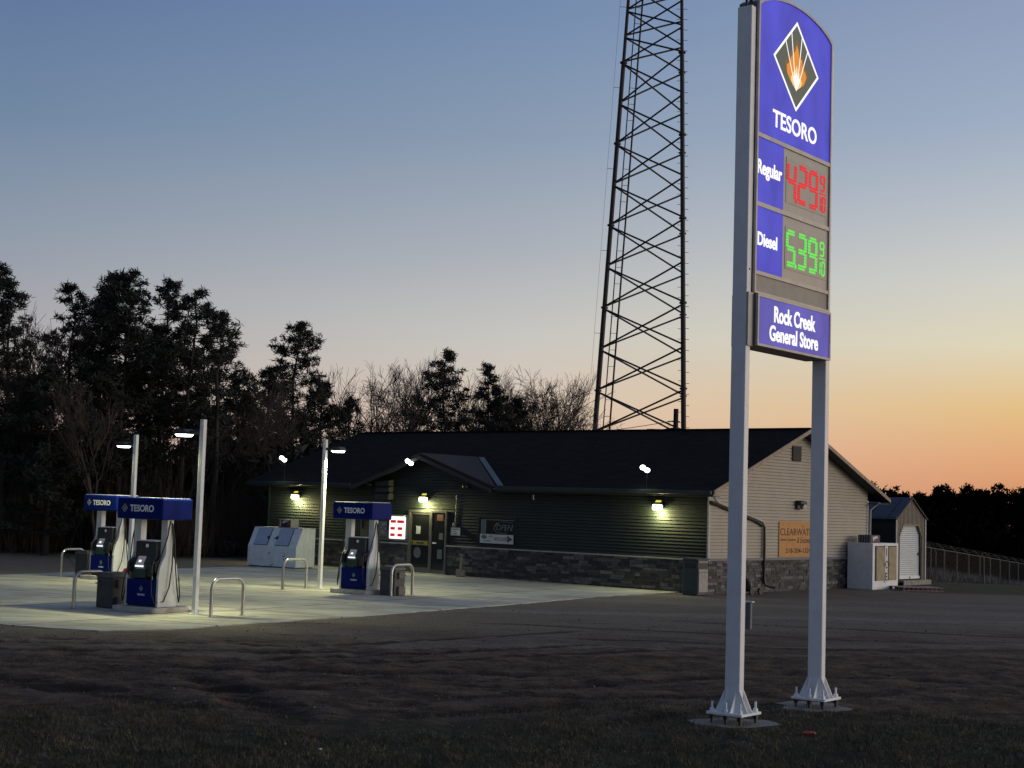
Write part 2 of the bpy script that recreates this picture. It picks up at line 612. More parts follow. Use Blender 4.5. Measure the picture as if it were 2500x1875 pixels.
base = mixc(math_n('MULTIPLY', ss(rut, 0.12, 0.5), 0.28), base, (0.20, 0.16, 0.125))  # ridges lightened in colour so the relief reads under soft light
# grass in the foreground and beyond the lot on the right
gr = mixc(ss(n_mid, 0.35, 0.7), (0.030, 0.030, 0.018), (0.064, 0.058, 0.034))
fy = math_n('ADD', Y, math_n('MULTIPLY', math_n('SUBTRACT', n_big, 0.5), 7.0))
fy = math_n('ADD', fy, math_n('MULTIPLY', math_n('SUBTRACT', n_mid, 0.5), 3.0))
fy = math_n('SUBTRACT', fy, math_n('MULTIPLY', X, 0.26))
fg = math_n('SUBTRACT', 1.0, ss(fy, 16.2, 18.6))
fg = math_n('MULTIPLY', fg, ss(n_mid, 0.34, 0.52))
base = mixc(fg, base, gr)
ry = math_n('ADD', math_n('SUBTRACT', Y, 49.6), math_n('MULTIPLY', math_n('SUBTRACT', n_mid, 0.5), 2.0))
rg = math_n('MULTIPLY', ss(ry, -0.6, 0.6), ss(math_n('ADD', X, math_n('MULTIPLY', Y, 0.02)), 13.6, 15.2))
far = ss(Y, 60.0, 63.0)
rg = math_n('MAXIMUM', rg, far)
base = mixc(rg, base, mixc(ss(n_mid, 0.35, 0.7), (0.050, 0.054, 0.024), (0.088, 0.082, 0.042)))
base = mixc(ss(Y, 62.0, 72.0), base, (0.018, 0.018, 0.012))
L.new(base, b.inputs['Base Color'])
bp = N.new('ShaderNodeBump')
bp.inputs['Strength'].default_value = 1.0
bp.inputs['Distance'].default_value = 0.09
hh = math_n('ADD', math_n('MULTIPLY', n_fine, 0.5), n_mid)
L.new(hh, bp.inputs['Height'])
L.new(bp.outputs[0], b.inputs['Normal'])

# concrete apron
m, nt, b = new_mat('apron_concrete')
M['apron'] = m
N, L = nt.nodes, nt.links
b.inputs['Roughness'].default_value = 0.8
b.inputs['Specular IOR Level'].default_value = 0.25
geo = N.new('ShaderNodeNewGeometry')
sp = N.new('ShaderNodeSeparateXYZ')
L.new(geo.outputs['Position'], sp.inputs[0])
n1 = noise_n(0.6, 7, 0.65)
n2 = noise_n(5.0, 8, 0.7)
n3 = noise_n(0.9, 6, 0.6, (0.6, 3.0, 1), math.radians(-12))
cc = mixc(ss(n1, 0.3, 0.72), (0.34, 0.335, 0.29), (0.54, 0.53, 0.46))
cc = mixc(math_n('MULTIPLY', ss(n2, 0.55, 0.75), 0.35), cc, (0.22, 0.21, 0.19))
cc = mixc(math_n('MULTIPLY', ss(n3, 0.46, 0.62), 0.6), cc, (0.22, 0.225, 0.215))
cc = mixc(math_n('MULTIPLY', math_n('SUBTRACT', 1.0, ss(n3, 0.32, 0.42)), 0.5), cc, (0.60, 0.58, 0.44))
n4 = noise_n(1.9, 3, 0.5)
cc = mixc(math_n('MULTIPLY', ss(n4, 0.63, 0.72), 0.55), cc, (0.12, 0.115, 0.10))
mp = N.new('ShaderNodeMapping')
mp.inputs['Rotation'].default_value = (0, 0, math.radians(31))
L.new(geo.outputs['Position'], mp.inputs[0])
bk = N.new('ShaderNodeTexBrick')
bk.offset = 0.0
bk.inputs['Scale'].default_value = 1.0
bk.inputs['Brick Width'].default_value = 3.6
bk.inputs['Row Height'].default_value = 3.6
bk.inputs['Mortar Size'].default_value = 0.03
bk.inputs['Color1'].default_value = (1, 1, 1, 1)
bk.inputs['Color2'].default_value = (0.9, 0.9, 0.9, 1)
bk.inputs['Mortar'].default_value = (0.28, 0.28, 0.26, 1)
L.new(mp.outputs[0], bk.inputs['Vector'])
mu = N.new('ShaderNodeMix')
mu.data_type = 'RGBA'
mu.blend_type = 'MULTIPLY'
mu.inputs[0].default_value = 1.0
L.new(cc, mu.inputs[6])
L.new(bk.outputs[0], mu.inputs[7])
L.new(mu.outputs[2], b.inputs['Base Color'])
bp = N.new('ShaderNodeBump')
bp.inputs['Strength'].default_value = 0.25
bp.inputs['Distance'].default_value = 0.01
L.new(n2, bp.inputs['Height'])
L.new(bp.outputs[0], b.inputs['Normal'])

# chain link mesh
m, nt, b = new_mat('chain_link')
M['chain'] = m
N, L = nt.nodes, nt.links
b.inputs['Base Color'].default_value = (0.07, 0.075, 0.08, 1)
b.inputs['Roughness'].default_value = 0.6
b.inputs['Alpha'].default_value = 0.10

# ------------------------------------------------------------------ ground sheet with real relief
PAD = [(-9.6, 27.6), (-8.16, 26.9), (-7.15, 26.72), (-6.1, 27.3), (-4.87, 29.3), (-2.87, 32.2), (0.17, 37.1), (2.6, 41.6),
       (4.9, 44.4), (5.2, 44.95), (-7.0, 55.2), (-9.3, 52.2), (-11.6, 48.5), (-14.6, 42.5), (-17.5, 34.0), (-13.0, 28.6)]


def inside(x, y, P):
    r = False
    j = len(P) - 1
    for i in range(len(P)):
        xi, yi = P[i]
        xj, yj = P[j]
        if (yi > y) != (yj > y) and x < (xj - xi) * (y - yi) / (yj - yi) + xi:
            r = not r
        j = i
    return r


def seg_d(x, y, P):
    best = 1e9
    for i in range(len(P)):
        ax, ay = P[i]
        bx, by = P[(i + 1) % len(P)]
        dx, dy = bx - ax, by - ay
        t = max(0, min(1, ((x - ax) * dx + (y - ay) * dy) / (dx * dx + dy * dy)))
        best = min(best, math.hypot(x - ax - t * dx, y - ay - t * dy))
    return best


def sstep(v, a, b_):
    t = max(0.0, min(1.0, (v - a) / (b_ - a)))
    return t * t * (3 - 2 * t)


RUTS = [((-9.8, 23.1), (-1.2, 24.6), 0.17, 0.05, 0.35), ((-3.9, 22.7), (1.9, 27.2), 0.15, 0.04, 0.2), ((-3.0, 22.2), (2.9, 26.6), 0.15, 0.04, 0.2),
        ((-7.5, 20.6), (-3.6, 17.6), 0.3, 0.07, 0.5), ((0.8, 17.2), (5.5, 21.5), 0.2, 0.05, 0.4), ((3.5, 33.6), (12.0, 31.5), 0.2, 0.03, 0.3),
        ((-1.0, 19.2), (3.6, 20.4), 0.22, 0.06, 0.5),  # wheel ruts and scuffs: start, end, half width, depth, wobble
    ((-9.5, 24.0), (-3.2, 25.3), 0.16, 0.07, 0.3), ((-9.5, 24.6), (-3.0, 25.9), 0.14, 0.05, 0.3), ((-4.2, 20.9), (-2.3, 16.9), 0.30, 0.09, 0.3),
    ((-1.2, 17.5), (1.1, 19.0), 0.26, 0.07, 0.3), ((0.2, 20.3), (3.4, 22.6), 0.22, 0.06, 0.4), ((-5.0, 21.6), (0.8, 22.0), 0.2, 0.06, 0.5),
    ((-3.4, 25.0), (1.5, 30.0), 0.14, 0.04, 0.3), ((2.3, 16.4), (2.0, 15.4), 0.18, 0.08, 0.1), ((-0.5, 31.2), (9.0, 29.6), 0.18, 0.04, 0.4),
    ((1.2, 28.4), (9.5, 27.0), 0.16, 0.04, 0.4), ((-6.0, 18.9), (-2.2, 19.8), 0.24, 0.07, 0.3), ((5.0, 23.0), (11.0, 22.0), 0.2, 0.05, 0.4)]


RUT_NOW = [0.0]


def ground_z(x, y):
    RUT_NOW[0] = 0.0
    if y > 56 and x > 16:
        return -0.105 * min(x - 16, 30) * sstep(y, 57, 64)
    if y > 50 or y < 6 or abs(x) > 26:
        return 0.0
    nv = Vector((x, y, 0.0))
    k = sstep(y, 7, 11) * (1 - sstep(y, 40, 47)) * (1 - sstep(abs(x), 18, 24))
    if y > 26.0:
        k *= sstep(seg_d(x, y, PAD), 0.15, 1.4) if not inside(x, y, PAD) else 0.0
    if k <= 0:
        return 0.0
    near = 1 - sstep(y, 24.5, 30)
    h = 0.026 * noise.fractal(nv * 0.9, 0.8, 2.1, 5) * (0.2 + 0.8 * near)
    h += 0.036 * noise.fractal(nv * 3.1 + Vector((7, 3, 1)), 0.6, 2.2, 4) * (0.12 + 0.88 * near)
    for (a, b_, w, dp, wob) in RUTS:
        dx, dy = b_[0] - a[0], b_[1] - a[1]
        ln = math.hypot(dx, dy)
        t = ((x - a[0]) * dx + (y - a[1]) * dy) / (ln * ln)
        if -0.1 < t < 1.1:
            d = ((x - a[0]) * dy - (y - a[1]) * dx) / ln + wob * noise.noise(nv * 0.5)
            e = sstep(t, -0.1, 0.1) * (1 - sstep(t, 0.9, 1.1))
            tread = 0.75 + 0.25 * math.sin(t * ln * 28)
            h -= 0.6 * dp * e * tread * math.exp(-(d / w) ** 2)
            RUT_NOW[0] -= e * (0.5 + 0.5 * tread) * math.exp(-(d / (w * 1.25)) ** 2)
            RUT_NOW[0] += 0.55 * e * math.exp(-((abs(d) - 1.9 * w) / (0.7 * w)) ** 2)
            h += 0.22 * dp * e * math.exp(-((abs(d) - 1.7 * w) / (0.6 * w)) ** 2)
    foot = min(math.hypot(x - 2.71, y - 17.72), math.hypot(x - 4.02, y - 19.39))
    k *= sstep(foot, 0.45, 0.9)
    return h * k


def axis_pts(core0, core1, step, lo, hi, grow=1.22):
    v = []
    q = core0
    while q <= core1 + 1e-6:
        v.append(q)
        q += step
    s, q = step, core0
    left = []
    while q > lo:
        s *= grow
        q -= s
        left.append(max(q, lo))
    s, q = step, v[-1]
    right = []
    while q < hi:
        s *= grow
        q += s
        right.append(min(q, hi))
    return left[::-1] + v + right


xs = axis_pts(-9.0, 12.0, 0.11, -1200, 1200)
ys = []
q = 11.0
while q < 31:
    ys.append(q)
    q += 0.085 + (q - 11) * 0.004
ys = axis_pts(0, 0, 1, -60, 0)[:-1] + [float(i) * 1.0 for i in range(0, 11)] + ys
st = 0.2
while ys[-1] < 1400:
    ys.append(ys[-1] + st)
    st *= 1.09
gv, gf, gr_ = [], [], []
for yv in ys:
    for xv in xs:
        gv.append((xv, yv, ground_z(xv, yv)))
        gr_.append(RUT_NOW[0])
nx = len(xs)
for j in range(len(ys) - 1):
    for i in range(nx - 1):
        a = j * nx + i
        gf.append((a, a + 1, a + nx + 1, a + nx))
gm = MB()
gm.faces(gv, gf, True)
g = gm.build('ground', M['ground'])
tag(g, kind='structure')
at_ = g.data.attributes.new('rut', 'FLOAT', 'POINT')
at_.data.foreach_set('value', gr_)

# concrete apron as a slab with real thickness
pm = MB()
PADF = []
rnd = random.Random(12)
for i_ in range(len(PAD)):
    a_, b_ = Vector(PAD[i_]), Vector(PAD[(i_ + 1) % len(PAD)])
    m_ = max(1, int((b_ - a_).length / 0.35)) if i_ < 10 else 1
    for k_ in range(m_):
        q_ = a_.lerp(b_, k_ / m_)
        PADF.append((q_.x + rnd.uniform(-.05, .05), q_.y + rnd.uniform(-.05, .05)) if i_ < 9 else (q_.x, q_.y))
pm.prism(PADF, 'z', -0.08, 0.022)
tag(pm.build('pavement', M['apron'], bevel=0.008), kind='structure')

# ------------------------------------------------------------------ pylon sign
SIGN = thing('price_sign', (2.711, 17.722, 0), 52, 'tall illuminated fuel price sign with blue panels on two white steel posts', 'sign')
SP = 2.12


def seven(mb, ch, x0, z0, w, h, t, slant=0.06, y=0.0, dp=0.006):
    segs = {'0': 'abcdef', '1': 'bc', '2': 'abged', '3': 'abgcd', '4': 'fgbc', '5': 'afgcd', '9': 'abcdfg'}[ch]
    gp = t * 0.12

    def P(x, z):
        return (x0 + x + slant * z, z0 + z)

    def bar(a, b_, vertical):
        (xa, za), (xb, zb) = a, b_
        k = t * 0.38
        if t > 0.05:
            # a segment is a double row of short lamp strokes
            n_ = max(3, int(((xb - xa) + (zb - za)) / 0.034))
            for off in (-0.27 * t, 0.27 * t):
                for i_ in range(n_):
                    f0, f1 = (i_ + 0.12) / n_, (i_ + 0.88) / n_
                    if vertical:
                        z_a, z_b = za + gp + (zb - za - 2 * gp) * f0, za + gp + (zb - za - 2 * gp) * f1
                        pl = [(xa + off - t * .19, z_a), (xa + off + t * .19, z_a), (xa + off + t * .19, z_b), (xa + off - t * .19, z_b)]
                    else:
                        x_a, x_b = xa + gp + (xb - xa - 2 * gp) * f0, xa + gp + (xb - xa - 2 * gp) * f1
                        pl = [(x_a, za + off - t * .19), (x_b, za + off - t * .19), (x_b, za + off + t * .19), (x_a, za + off + t * .19)]
                    mb.prism([P(*p_) for p_ in pl], 'y', y - dp, y)
            return
        if vertical:
            pl = [(xa, za + gp), (xa + t / 2, za + gp + k), (xa + t / 2, zb - gp - k), (xa, zb - gp), (xa - t / 2, zb - gp - k), (xa - t / 2, za + gp + k)]
        else:
            pl = [(xa + gp, za), (xa + gp + k, za - t / 2), (xb - gp - k, za - t / 2), (xb - gp, za), (xb - gp - k, za + t / 2), (xa + gp + k, za + t / 2)]
        mb.prism([P(*p_) for p_ in pl], 'y', y - dp, y)
    l, r_, m_ = t / 2, w - t / 2, h / 2
    S = {'a': ((l, h - t / 2), (r_, h - t / 2), 0), 'g': ((l, m_), (r_, m_), 0), 'd': ((l, t / 2), (r_, t / 2), 0),
         'f': ((l, m_), (l, h - t / 2), 1), 'b': ((r_, m_), (r_, h - t / 2), 1), 'e': ((l, t / 2), (l, m_), 1), 'c': ((r_, t / 2), (r_, m_), 1)}
    for s in segs:
        bar(*S[s])


def led_price(color_mat, halo_mat, digits, dot, x0, z0, z1, name, parent):
    a = MB()
    h = z1 - z0
    w = 0.262
    # each segment is a double row of small square lamps
    tmp = MB()
    for i, ch in enumerate(digits):
        seven(tmp, ch, x0 + i * 0.298, z0, w, h, 0.066, 0.03, 0, 0.006)
    a.v, a.f, a.s, a.c = tmp.v, tmp.f, tmp.s, tmp.c
    if dot:
        a.cbox(x0 + 0.27, -0.003, z0 - 0.002, 0.045, 0.006, 0.05)
    sx = x0 + 3 * 0.298 + 0.03
    seven(a, '9', sx, z0 + h * 0.55, 0.13, h * 0.42, 0.026, 0.05, 0, 0.006)
    a.prism([(sx - 0.01, z0 + h * 0.475), (sx + 0.17, z0 + h * 0.475), (sx + 0.17, z0 + h * 0.505), (sx - 0.01, z0 + h * 0.505)], 'y', -0.006, 0)
    seven(a, '1', sx - 0.03, z0 + 0.005, 0.06, h * 0.42, 0.024, 0.05, 0, 0.006)
    seven(a, '0', sx + 0.055, z0 + 0.005, 0.10, h * 0.42, 0.024, 0.05, 0, 0.006)
    o = a.build(name, color_mat, parent)
    return o


# posts
for k, x in enumerate((0.0, SP)):
    p = MB()
    p.box(x - 0.055, x + 0.055, -0.1, 0.1, 0.13, 8.57)
    po = p.build('post', M['white_steel'], SIGN, bevel=0.014)
    bpz = MB()
    s = 0.235
    bpz.box(x - s, x + s, -s, s, 0.105, 0.135)
    bpl = bpz.build('base_plate', M['white_steel'], po, bevel=0.004)
    gs = MB()
    for yy in (-0.1, 0.1):
        for xx in (-0.05, 0.05):
            sg = -1 if yy < 0 else 1
            gs.prism([(yy, 0.1355), (yy + sg * 0.12, 0.1355), (yy + sg * 0.105, 0.155), (yy, 0.38)], 'x', xx - 0.006, xx + 0.006)
    for yy in (-0.055, 0.055):
        for sg in (-1, 1):
            gs.prism([(x + sg * 0.055, 0.1355), (x + sg * 0.20, 0.1355), (x + sg * 0.18, 0.155), (x + sg * 0.055, 0.38)], 'y', yy - 0.006, yy + 0.006)
    # the gussets on the faces across the sign are fins standing off the post
    gv_ = [(vx if abs(vx) > 0.2 or True else vx, vy, vz) for vx, vy, vz in gs.v]
    nv = []
    for i, (vx, vy, vz) in enumerate(gv_):
        nv.append((vx + (x if i < 32 else 0), vy, vz))
    gs.v = nv
    gs.build('gusset', M['white_steel'], po)
    for bx in (-0.185, 0.185):
        for by in (-0.185, 0.0, 0.185):
            if by == 0.0 and bx > 0:
                continue
            bo = MB()
            bo.tube((x + bx, by, 0.10), (x + bx, by, 0.25), 0.014, n=8)
            bo.tube((x + bx, by, 0.136), (x + bx, by, 0.172), 0.03, n=6, smooth=False)
            bo.build('anchor_bolt', M['white_steel'], po)
    for bx in (-0.185, 0.185):
        for by in (-0.185, 0.0, 0.185):
            lv = MB()
            lv.tube((x + bx, by, -0.02), (x + bx, by, 0.06), 0.018, n=6, smooth=False)
            lv.tube((x + bx, by, 0.055), (x + bx, by, 0.104), 0.034, n=6, smooth=False)
            lv.build('levelling_nut', M['black'], po)
for k, (x, w1, w2) in enumerate([(0.0, 0.62, 0.55), (SP, 0.62, 0.5)]):
    cf = MB()
    rnd = random.Random(k + 4)
    poly = []
    for i in range(18):
        a = 2 * math.pi * i / 18
        rr = 0.44 + rnd.uniform(-0.10, 0.13)
        poly.append((x + math.cos(a) * rr, math.sin(a) * rr))
    cf.prism(poly, 'z', -0.05, 0.006)
    o = cf.build('footing', M['concrete_foot'], SIGN)
# small hole/bolt head on post
h = MB()
h.tube((-0.0, -0.104, 5.35), (0, -0.09, 5.35), 0.014, n=10)
h.build('bolt_hole', M['black'], SIGN)

# upper cabinet with arched top
YF, YB = -0.12, 0.14
x0, x1 = 0.062, 2.058


def arch(x, top=8.865, side=8.645):
    t = (x - (x0 + x1) / 2) / ((x1 - x0) / 2)
    return side + (top - side) * (1 - t * t) ** 0.8 if abs(t) < 1 else side


outer = [(x0, 5.075), (x1, 5.075)] + [(x0 + (x1 - x0) * (1 - i / 24.0), arch(x0 + (x1 - x0) * (1 - i / 24.0))) for i in range(25)]
cb = MB()
cb.prism(outer, 'y', YF + 0.012, YB)
cab = cb.build('sign_cabinet', M['frame_bronze'], SIGN)
rim = MB()
ft = 0.032
inner = [(x0 + ft, 5.10), (x1 - ft, 5.10)] + [(x0 + ft + (x1 - x0 - 2 * ft) * (1 - i / 24.0), arch(x0 + (x1 - x0) * (1 - i / 24.0)) - ft) for i in range(25)]
n = len(outer)
pts, fs = [], []
for pl in (outer, inner):
    for yy in (YF - 0.02, YF + 0.0125):
        pts += [(p_[0], yy, p_[1]) for p_ in pl]
for i in range(n):
    j = (i + 1) % n
    fs.append((i, j, j + 2 * n, i + 2 * n))
    fs.append((i, i + n, j + n, j))
    fs.append((i + 2 * n, j + 2 * n, j + 3 * n, i + 3 * n))
rim.faces(pts, fs)
for z, hgt in ((6.985, 0.05), (6.135, 0.055), (5.305, 0.045)):
    rim.box(x0 + ft, x1 - ft, YF - 0.016, YF + 0.0115, z, z + hgt)
rim.build('sign_frame', M['frame_grey'], SIGN)
# top hook bolts
for hx in (0.02, -0.09):
    hk = MB()
    hk.tube((hx + 0.08, 0.0, 8.57), (hx + 0.08, 0.0, 8.66), 0.016, n=8)
    hk.ball((hx + 0.08, 0, 8.67), 0.028)
    hk.build('lifting_bolt', M['black'], SIGN)
# logo panel
lp = [(x0 + ft, 7.035), (x1 - ft, 7.035)] + inner[2:]
pn = MB()
pn.prism(lp, 'y', YF, YF + 0.0118)
logo = pn.build('logo_panel', M['sign_blue'], SIGN)


def diamond(parent, cx, cz, hw, hh_, y, mats, lw, dp=0.004):
    """white-edged diamond with a rising-light emblem"""
    d = MB()
    d.prism([(cx, cz + hh_), (cx - hw, cz), (cx, cz - hh_), (cx + hw, cz)], 'y', y - dp * 0.5, y)
    a = d.build('logo_ground', mats[0], parent)
    o = MB()
    P0 = [(cx, cz + hh_), (cx - hw, cz), (cx, cz - hh_), (cx + hw, cz)]
    k = 1 - lw / min(hw, hh_) * 1.25
    P1 = [(cx + (p_[0] - cx) * k, cz + (p_[1] - cz) * k) for p_ in P0]
    for i in range(4):
        j = (i + 1) % 4
        o.prism([P0[i], P0[j], P1[j], P1[i]], 'y', y - dp, y - dp * 0.51)
    # rays: from the heart of the light to the upper edges
    bx, bz = cx, cz - 0.52 * hh_
    for fx, fz, gx, gz in ((-0.49, 0.47, -0.16, 0.0), (-0.235, 0.72, -0.07, 0.0), (0.235, 0.72, 0.07, 0.0), (0.49, 0.47, 0.16, 0.0)):
        ax_, az_ = cx + fx * hw, cz + fz * hh_
        sx_, sz_ = cx + gx * hw * 0.9, cz - 0.28 * hh_
        dx, dz = ax_ - sx_, az_ - sz_
        ln = math.hypot(dx, dz)
        nx_, nz_ = -dz / ln * lw * 0.22, dx / ln * lw * 0.22
        o.prism([(sx_ - nx_, sz_ - nz_), (sx_ + nx_, sz_ + nz_), (ax_ + nx_, az_ + nz_), (ax_ - nx_, az_ - nz_)], 'y', y - dp, y - dp * 0.51)
    o.build('logo_outline', mats[1], parent)
    return a


dia = diamond(logo, 1.072, 8.083, 0.612, 0.578, YF, (M['logo_grey'], M['sign_white']), 0.036)
for nm, mt, sc, yy in (('flame_brown', 'flame_brown', 1.02, 0.0024), ('flame_orange', 'flame_orange', 0.90, 0.0030), ('flame_yellow', 'flame_yellow', 0.50, 0.0036)):
    fl = MB()
    rnd = random.Random(5)
    cx, bz = 1.072, 7.775
    pl = [(cx, bz)]
    for fx, fz in ((0.17, 0.12), (0.235, 0.24), (0.205, 0.30), (0.145, 0.34), (0.12, 0.46), (0.07, 0.43), (0.035, 0.56), (0.0, 0.62), (-0.035, 0.52), (-0.09, 0.46), (-0.13, 0.42), (-0.165, 0.33), (-0.225, 0.29), (-0.215, 0.19), (-0.15, 0.11)):
        pl.append((cx + fx * sc * 1.3, bz + fz * sc * 1.05))
    fl.prism(pl, 'y', YF - yy, YF - 0.002)
    fl.build('flame', M[mt], dia)
fl = MB()
fl.prism([(1.072, 7.765), (1.165, 7.905), (1.13, 7.955), (1.10, 7.96), (1.072, 8.01), (1.045, 7.965), (1.01, 7.955), (0.98, 7.905)], 'y', YF - 0.0042, YF - 0.002)
fl.build('flame', M['sign_white'], dia)
tx = MB()
fit_text(tx, 'TESORO', 0.475, 1.655, 7.19, 7.408, YF, bold=0.018)
tx.build('lettering', M['sign_white'], logo)
# price rows
for nm, z0_, z1_, word, wx0, wx1, wz0, wz1, digs, mt, dz0, dz1, dot in (
        ('regular', 6.19, 6.985, 'Regular', 0.115, 0.735, 6.485, 6.715, '429', 'led_red', 6.345, 6.85, True),
        ('diesel', 5.35, 6.135, 'Diesel', 0.145, 0.64, 5.665, 5.83, '539', 'led_green', 5.515, 5.98, True)):
    a = MB()
    a.box(x0 + ft, 0.782, YF, YF + 0.0118, z0_, z1_)
    sp_ = a.build('price_panel', M['sign_blue'], SIGN, label='blue grade name panel reading ' + word)
    tx = MB()
    fit_text(tx, word, wx0, wx1, wz0, wz1, YF, bold=0.028)
    tx.build('lettering', M['sign_white'], sp_)
    a = MB()
    a.box(0.783, x1 - ft, YF + 0.002, YF + 0.0118, z0_, z1_)
    dsp = a.build('price_display', M['display_grey'], SIGN, label='grey electronic price display for ' + word.lower())
    a = MB()
    a.box(0.845, 1.985, YF - 0.003, YF + 0.0015, dz0 - 0.035, dz1 + 0.03)
    a.build('display_window', M['display_face'], dsp)
    o = led_price(M[mt], None, digs, dot, 0.85, dz0, dz1, 'led_digits', dsp)
    o.location = (0, YF - 0.0035, 0)
a = MB()
a.box(x0 + ft, x1 - ft, YF + 0.001, YF + 0.0118, 5.10, 5.305)
a.build('blank_panel', M['blank_grey'], SIGN)
# lower store cabinet
a = MB()
lx0, lx1 = 0.072, 2.02
a.box(lx0, lx1, -0.155, 0.17, 4.44, 5.06)
st_ = a.build('store_cabinet', M['frame_bronze'], SIGN, label='lower sign box with the store name')
a = MB()
for q in ((lx0, lx1, 4.44, 4.468), (lx0, lx1, 5.032, 5.06), (lx0, lx0 + 0.03, 4.468, 5.032), (lx1 - 0.03, lx1, 4.468, 5.032)):
    a.box(q[0], q[1], -0.185, -0.1555, q[2], q[3])
a.build('frame', M['frame_grey'], st_)
a = MB()
a.box(lx0 + 0.03, lx1 - 0.03, -0.170, -0.1555, 4.468, 5.032)
stp = a.build('store_panel', M['store_blue'], st_)
tx = MB()
fit_text(tx, 'Rock Creek', 0.50, 1.60, 4.762, 4.965, -0.1705, bold=0.028)
tx.build('lettering', M['sign_white'], stp)
tx = MB()
fit_text(tx, 'General Store', 0.39, 1.68, 4.53, 4.725, -0.1705, bold=0.026)
tx.build('lettering', M['sign_white'], stp)
a = MB()
a.box(-0.058, 0.0715, -0.125, -0.101, 4.43, 5.07)
a.build('mount_bracket', M['frame_grey'], SIGN)
# faint light thrown by the sign on its surroundings comes from the panels themselves

# pedestal behind the left post
PED = thing('utility_pedestal', (5.15, 31.85, 0), -31, 'small grey utility pedestal with white cap standing behind the left sign post', 'pedestal')
a = MB()
a.box(-0.065, 0.065, -0.05, 0.05, -0.05, 0.56)
a.build('housing', M['meter_grey'], PED, bevel=0.03)
a = MB()
a.box(-0.10, 0.10, -0.06, 0.06, 0.562, 0.585)
a.build('cap', M['letter_white'], PED)


# ------------------------------------------------------------------ light poles
def spot(name, parent, loc, power, col, size=170, blend=0.6, rad=0.15, rot=(0, 0, 0)):
    l = bpy.data.lights.new(name, 'SPOT')
    l.energy = power
    l.color = col
    l.spot_size = math.radians(size)
    l.spot_blend = blend
    l.shadow_soft_size = rad
    o = bpy.data.objects.new(name, l)
    COL.objects.link(o)
    o.parent = parent
    o.location = loc
    o.rotation_euler = rot
    return o


def light_pole(loc, rot, h, arm, label, power):
    t = thing('light_pole', loc, rot, label, 'light pole', 'square white light poles by the pumps')
    a = MB()
    a.box(-0.05, 0.05, -0.05, 0.05, 0.02, h)
    a.build('pole', M['pole_white'], t, bevel=0.006)
    a = MB()
    a.box(-0.11, 0.11, -0.11, 0.11, 0.0222, 0.04)
    a.build('base_plate', M['pole_white'], t)
    s = 1 if arm > 0 else -1
    a = MB()
    a.box(min(s * 0.051, arm - s * 0.17), max(s * 0.051, arm - s * 0.17), -0.03, 0.03, h - 0.30, h - 0.23)
    a.build('arm', M['charcoal'], t)
    a = MB()
    a.prism([(arm - 0.17, h - 0.31), (arm + 0.17, h - 0.31), (arm + 0.17, h - 0.27), (arm + 0.10, h - 0.20), (arm - 0.10, h - 0.20), (arm - 0.17, h - 0.27)], 'y', -0.14, 0.14)
    hd = a.build('lamp_head', M['charcoal'], t)
    a = MB()
    a.prism([(arm - 0.15, h - 0.3105), (arm - 0.09, h - 0.355), (arm + 0.09, h - 0.355), (arm + 0.15, h - 0.3105)], 'y', -0.12, 0.12)
    a.build('lens', M['lamp_lens'], hd)
    spot('lamp_light', t, (arm, 0, h - 0.38), power, (1.0, 0.97, 0.50), 150, 0.7, 0.12)
    return t


light_pole((-6.36, 30.95, 0), -31, 4.02, -0.52, 'tall white light pole nearest the camera right of the front fuel pump', 760)
light_pole((-10.25, 41.0, 0), -31, 4.05, -0.45, 'white light pole rising behind the two left fuel pumps', 520)
light_pole((-5.08, 41.16, 0), -31, 4.09, 0.45, 'white light pole with its lamp to the right, left of the rear pump', 760)

# ------------------------------------------------------------------ fuel pumps
PUMPG = 'fuel dispensers on concrete islands'


def small_logo(parent, cx, cz, hw, y):
    d = MB()
    d.prism([(cx, cz + hw * 1.1), (cx - hw, cz), (cx, cz - hw * 1.1), (cx + hw, cz)], 'y', y - 0.002, y)
    a = d.build('logo_ground', M['logo_grey_matte'], parent)
    o = MB()
    P0 = [(cx, cz + hw * 1.1), (cx - hw, cz), (cx, cz - hw * 1.1), (cx + hw, cz)]
    P1 = [(cx + (p_[0] - cx) * .86, cz + (p_[1] - cz) * .86) for p_ in P0]
    for i in range(4):
        j = (i + 1) % 4
        o.prism([P0[i], P0[j], P1[j], P1[i]], 'y', y - 0.004, y - 0.0021)
    o.prism([(cx, cz - hw * .55), (cx + hw * .24, cz - hw * .1), (cx, cz + hw * .15), (cx - hw * .24, cz - hw * .1)], 'y', y - 0.004, y - 0.0021)
    o.build('logo_outline', M['logo_pale'], a)


M['logo_grey_matte'] = mat('logo_grey_matte', (0.10, 0.13, 0.10), 0.5)
M['logo_pale'] = mat('logo_pale', (0.34, 0.36, 0.27), 0.5)
M['head_green'] = mat('head_green', (0.012, 0.045, 0.03), 0.4)


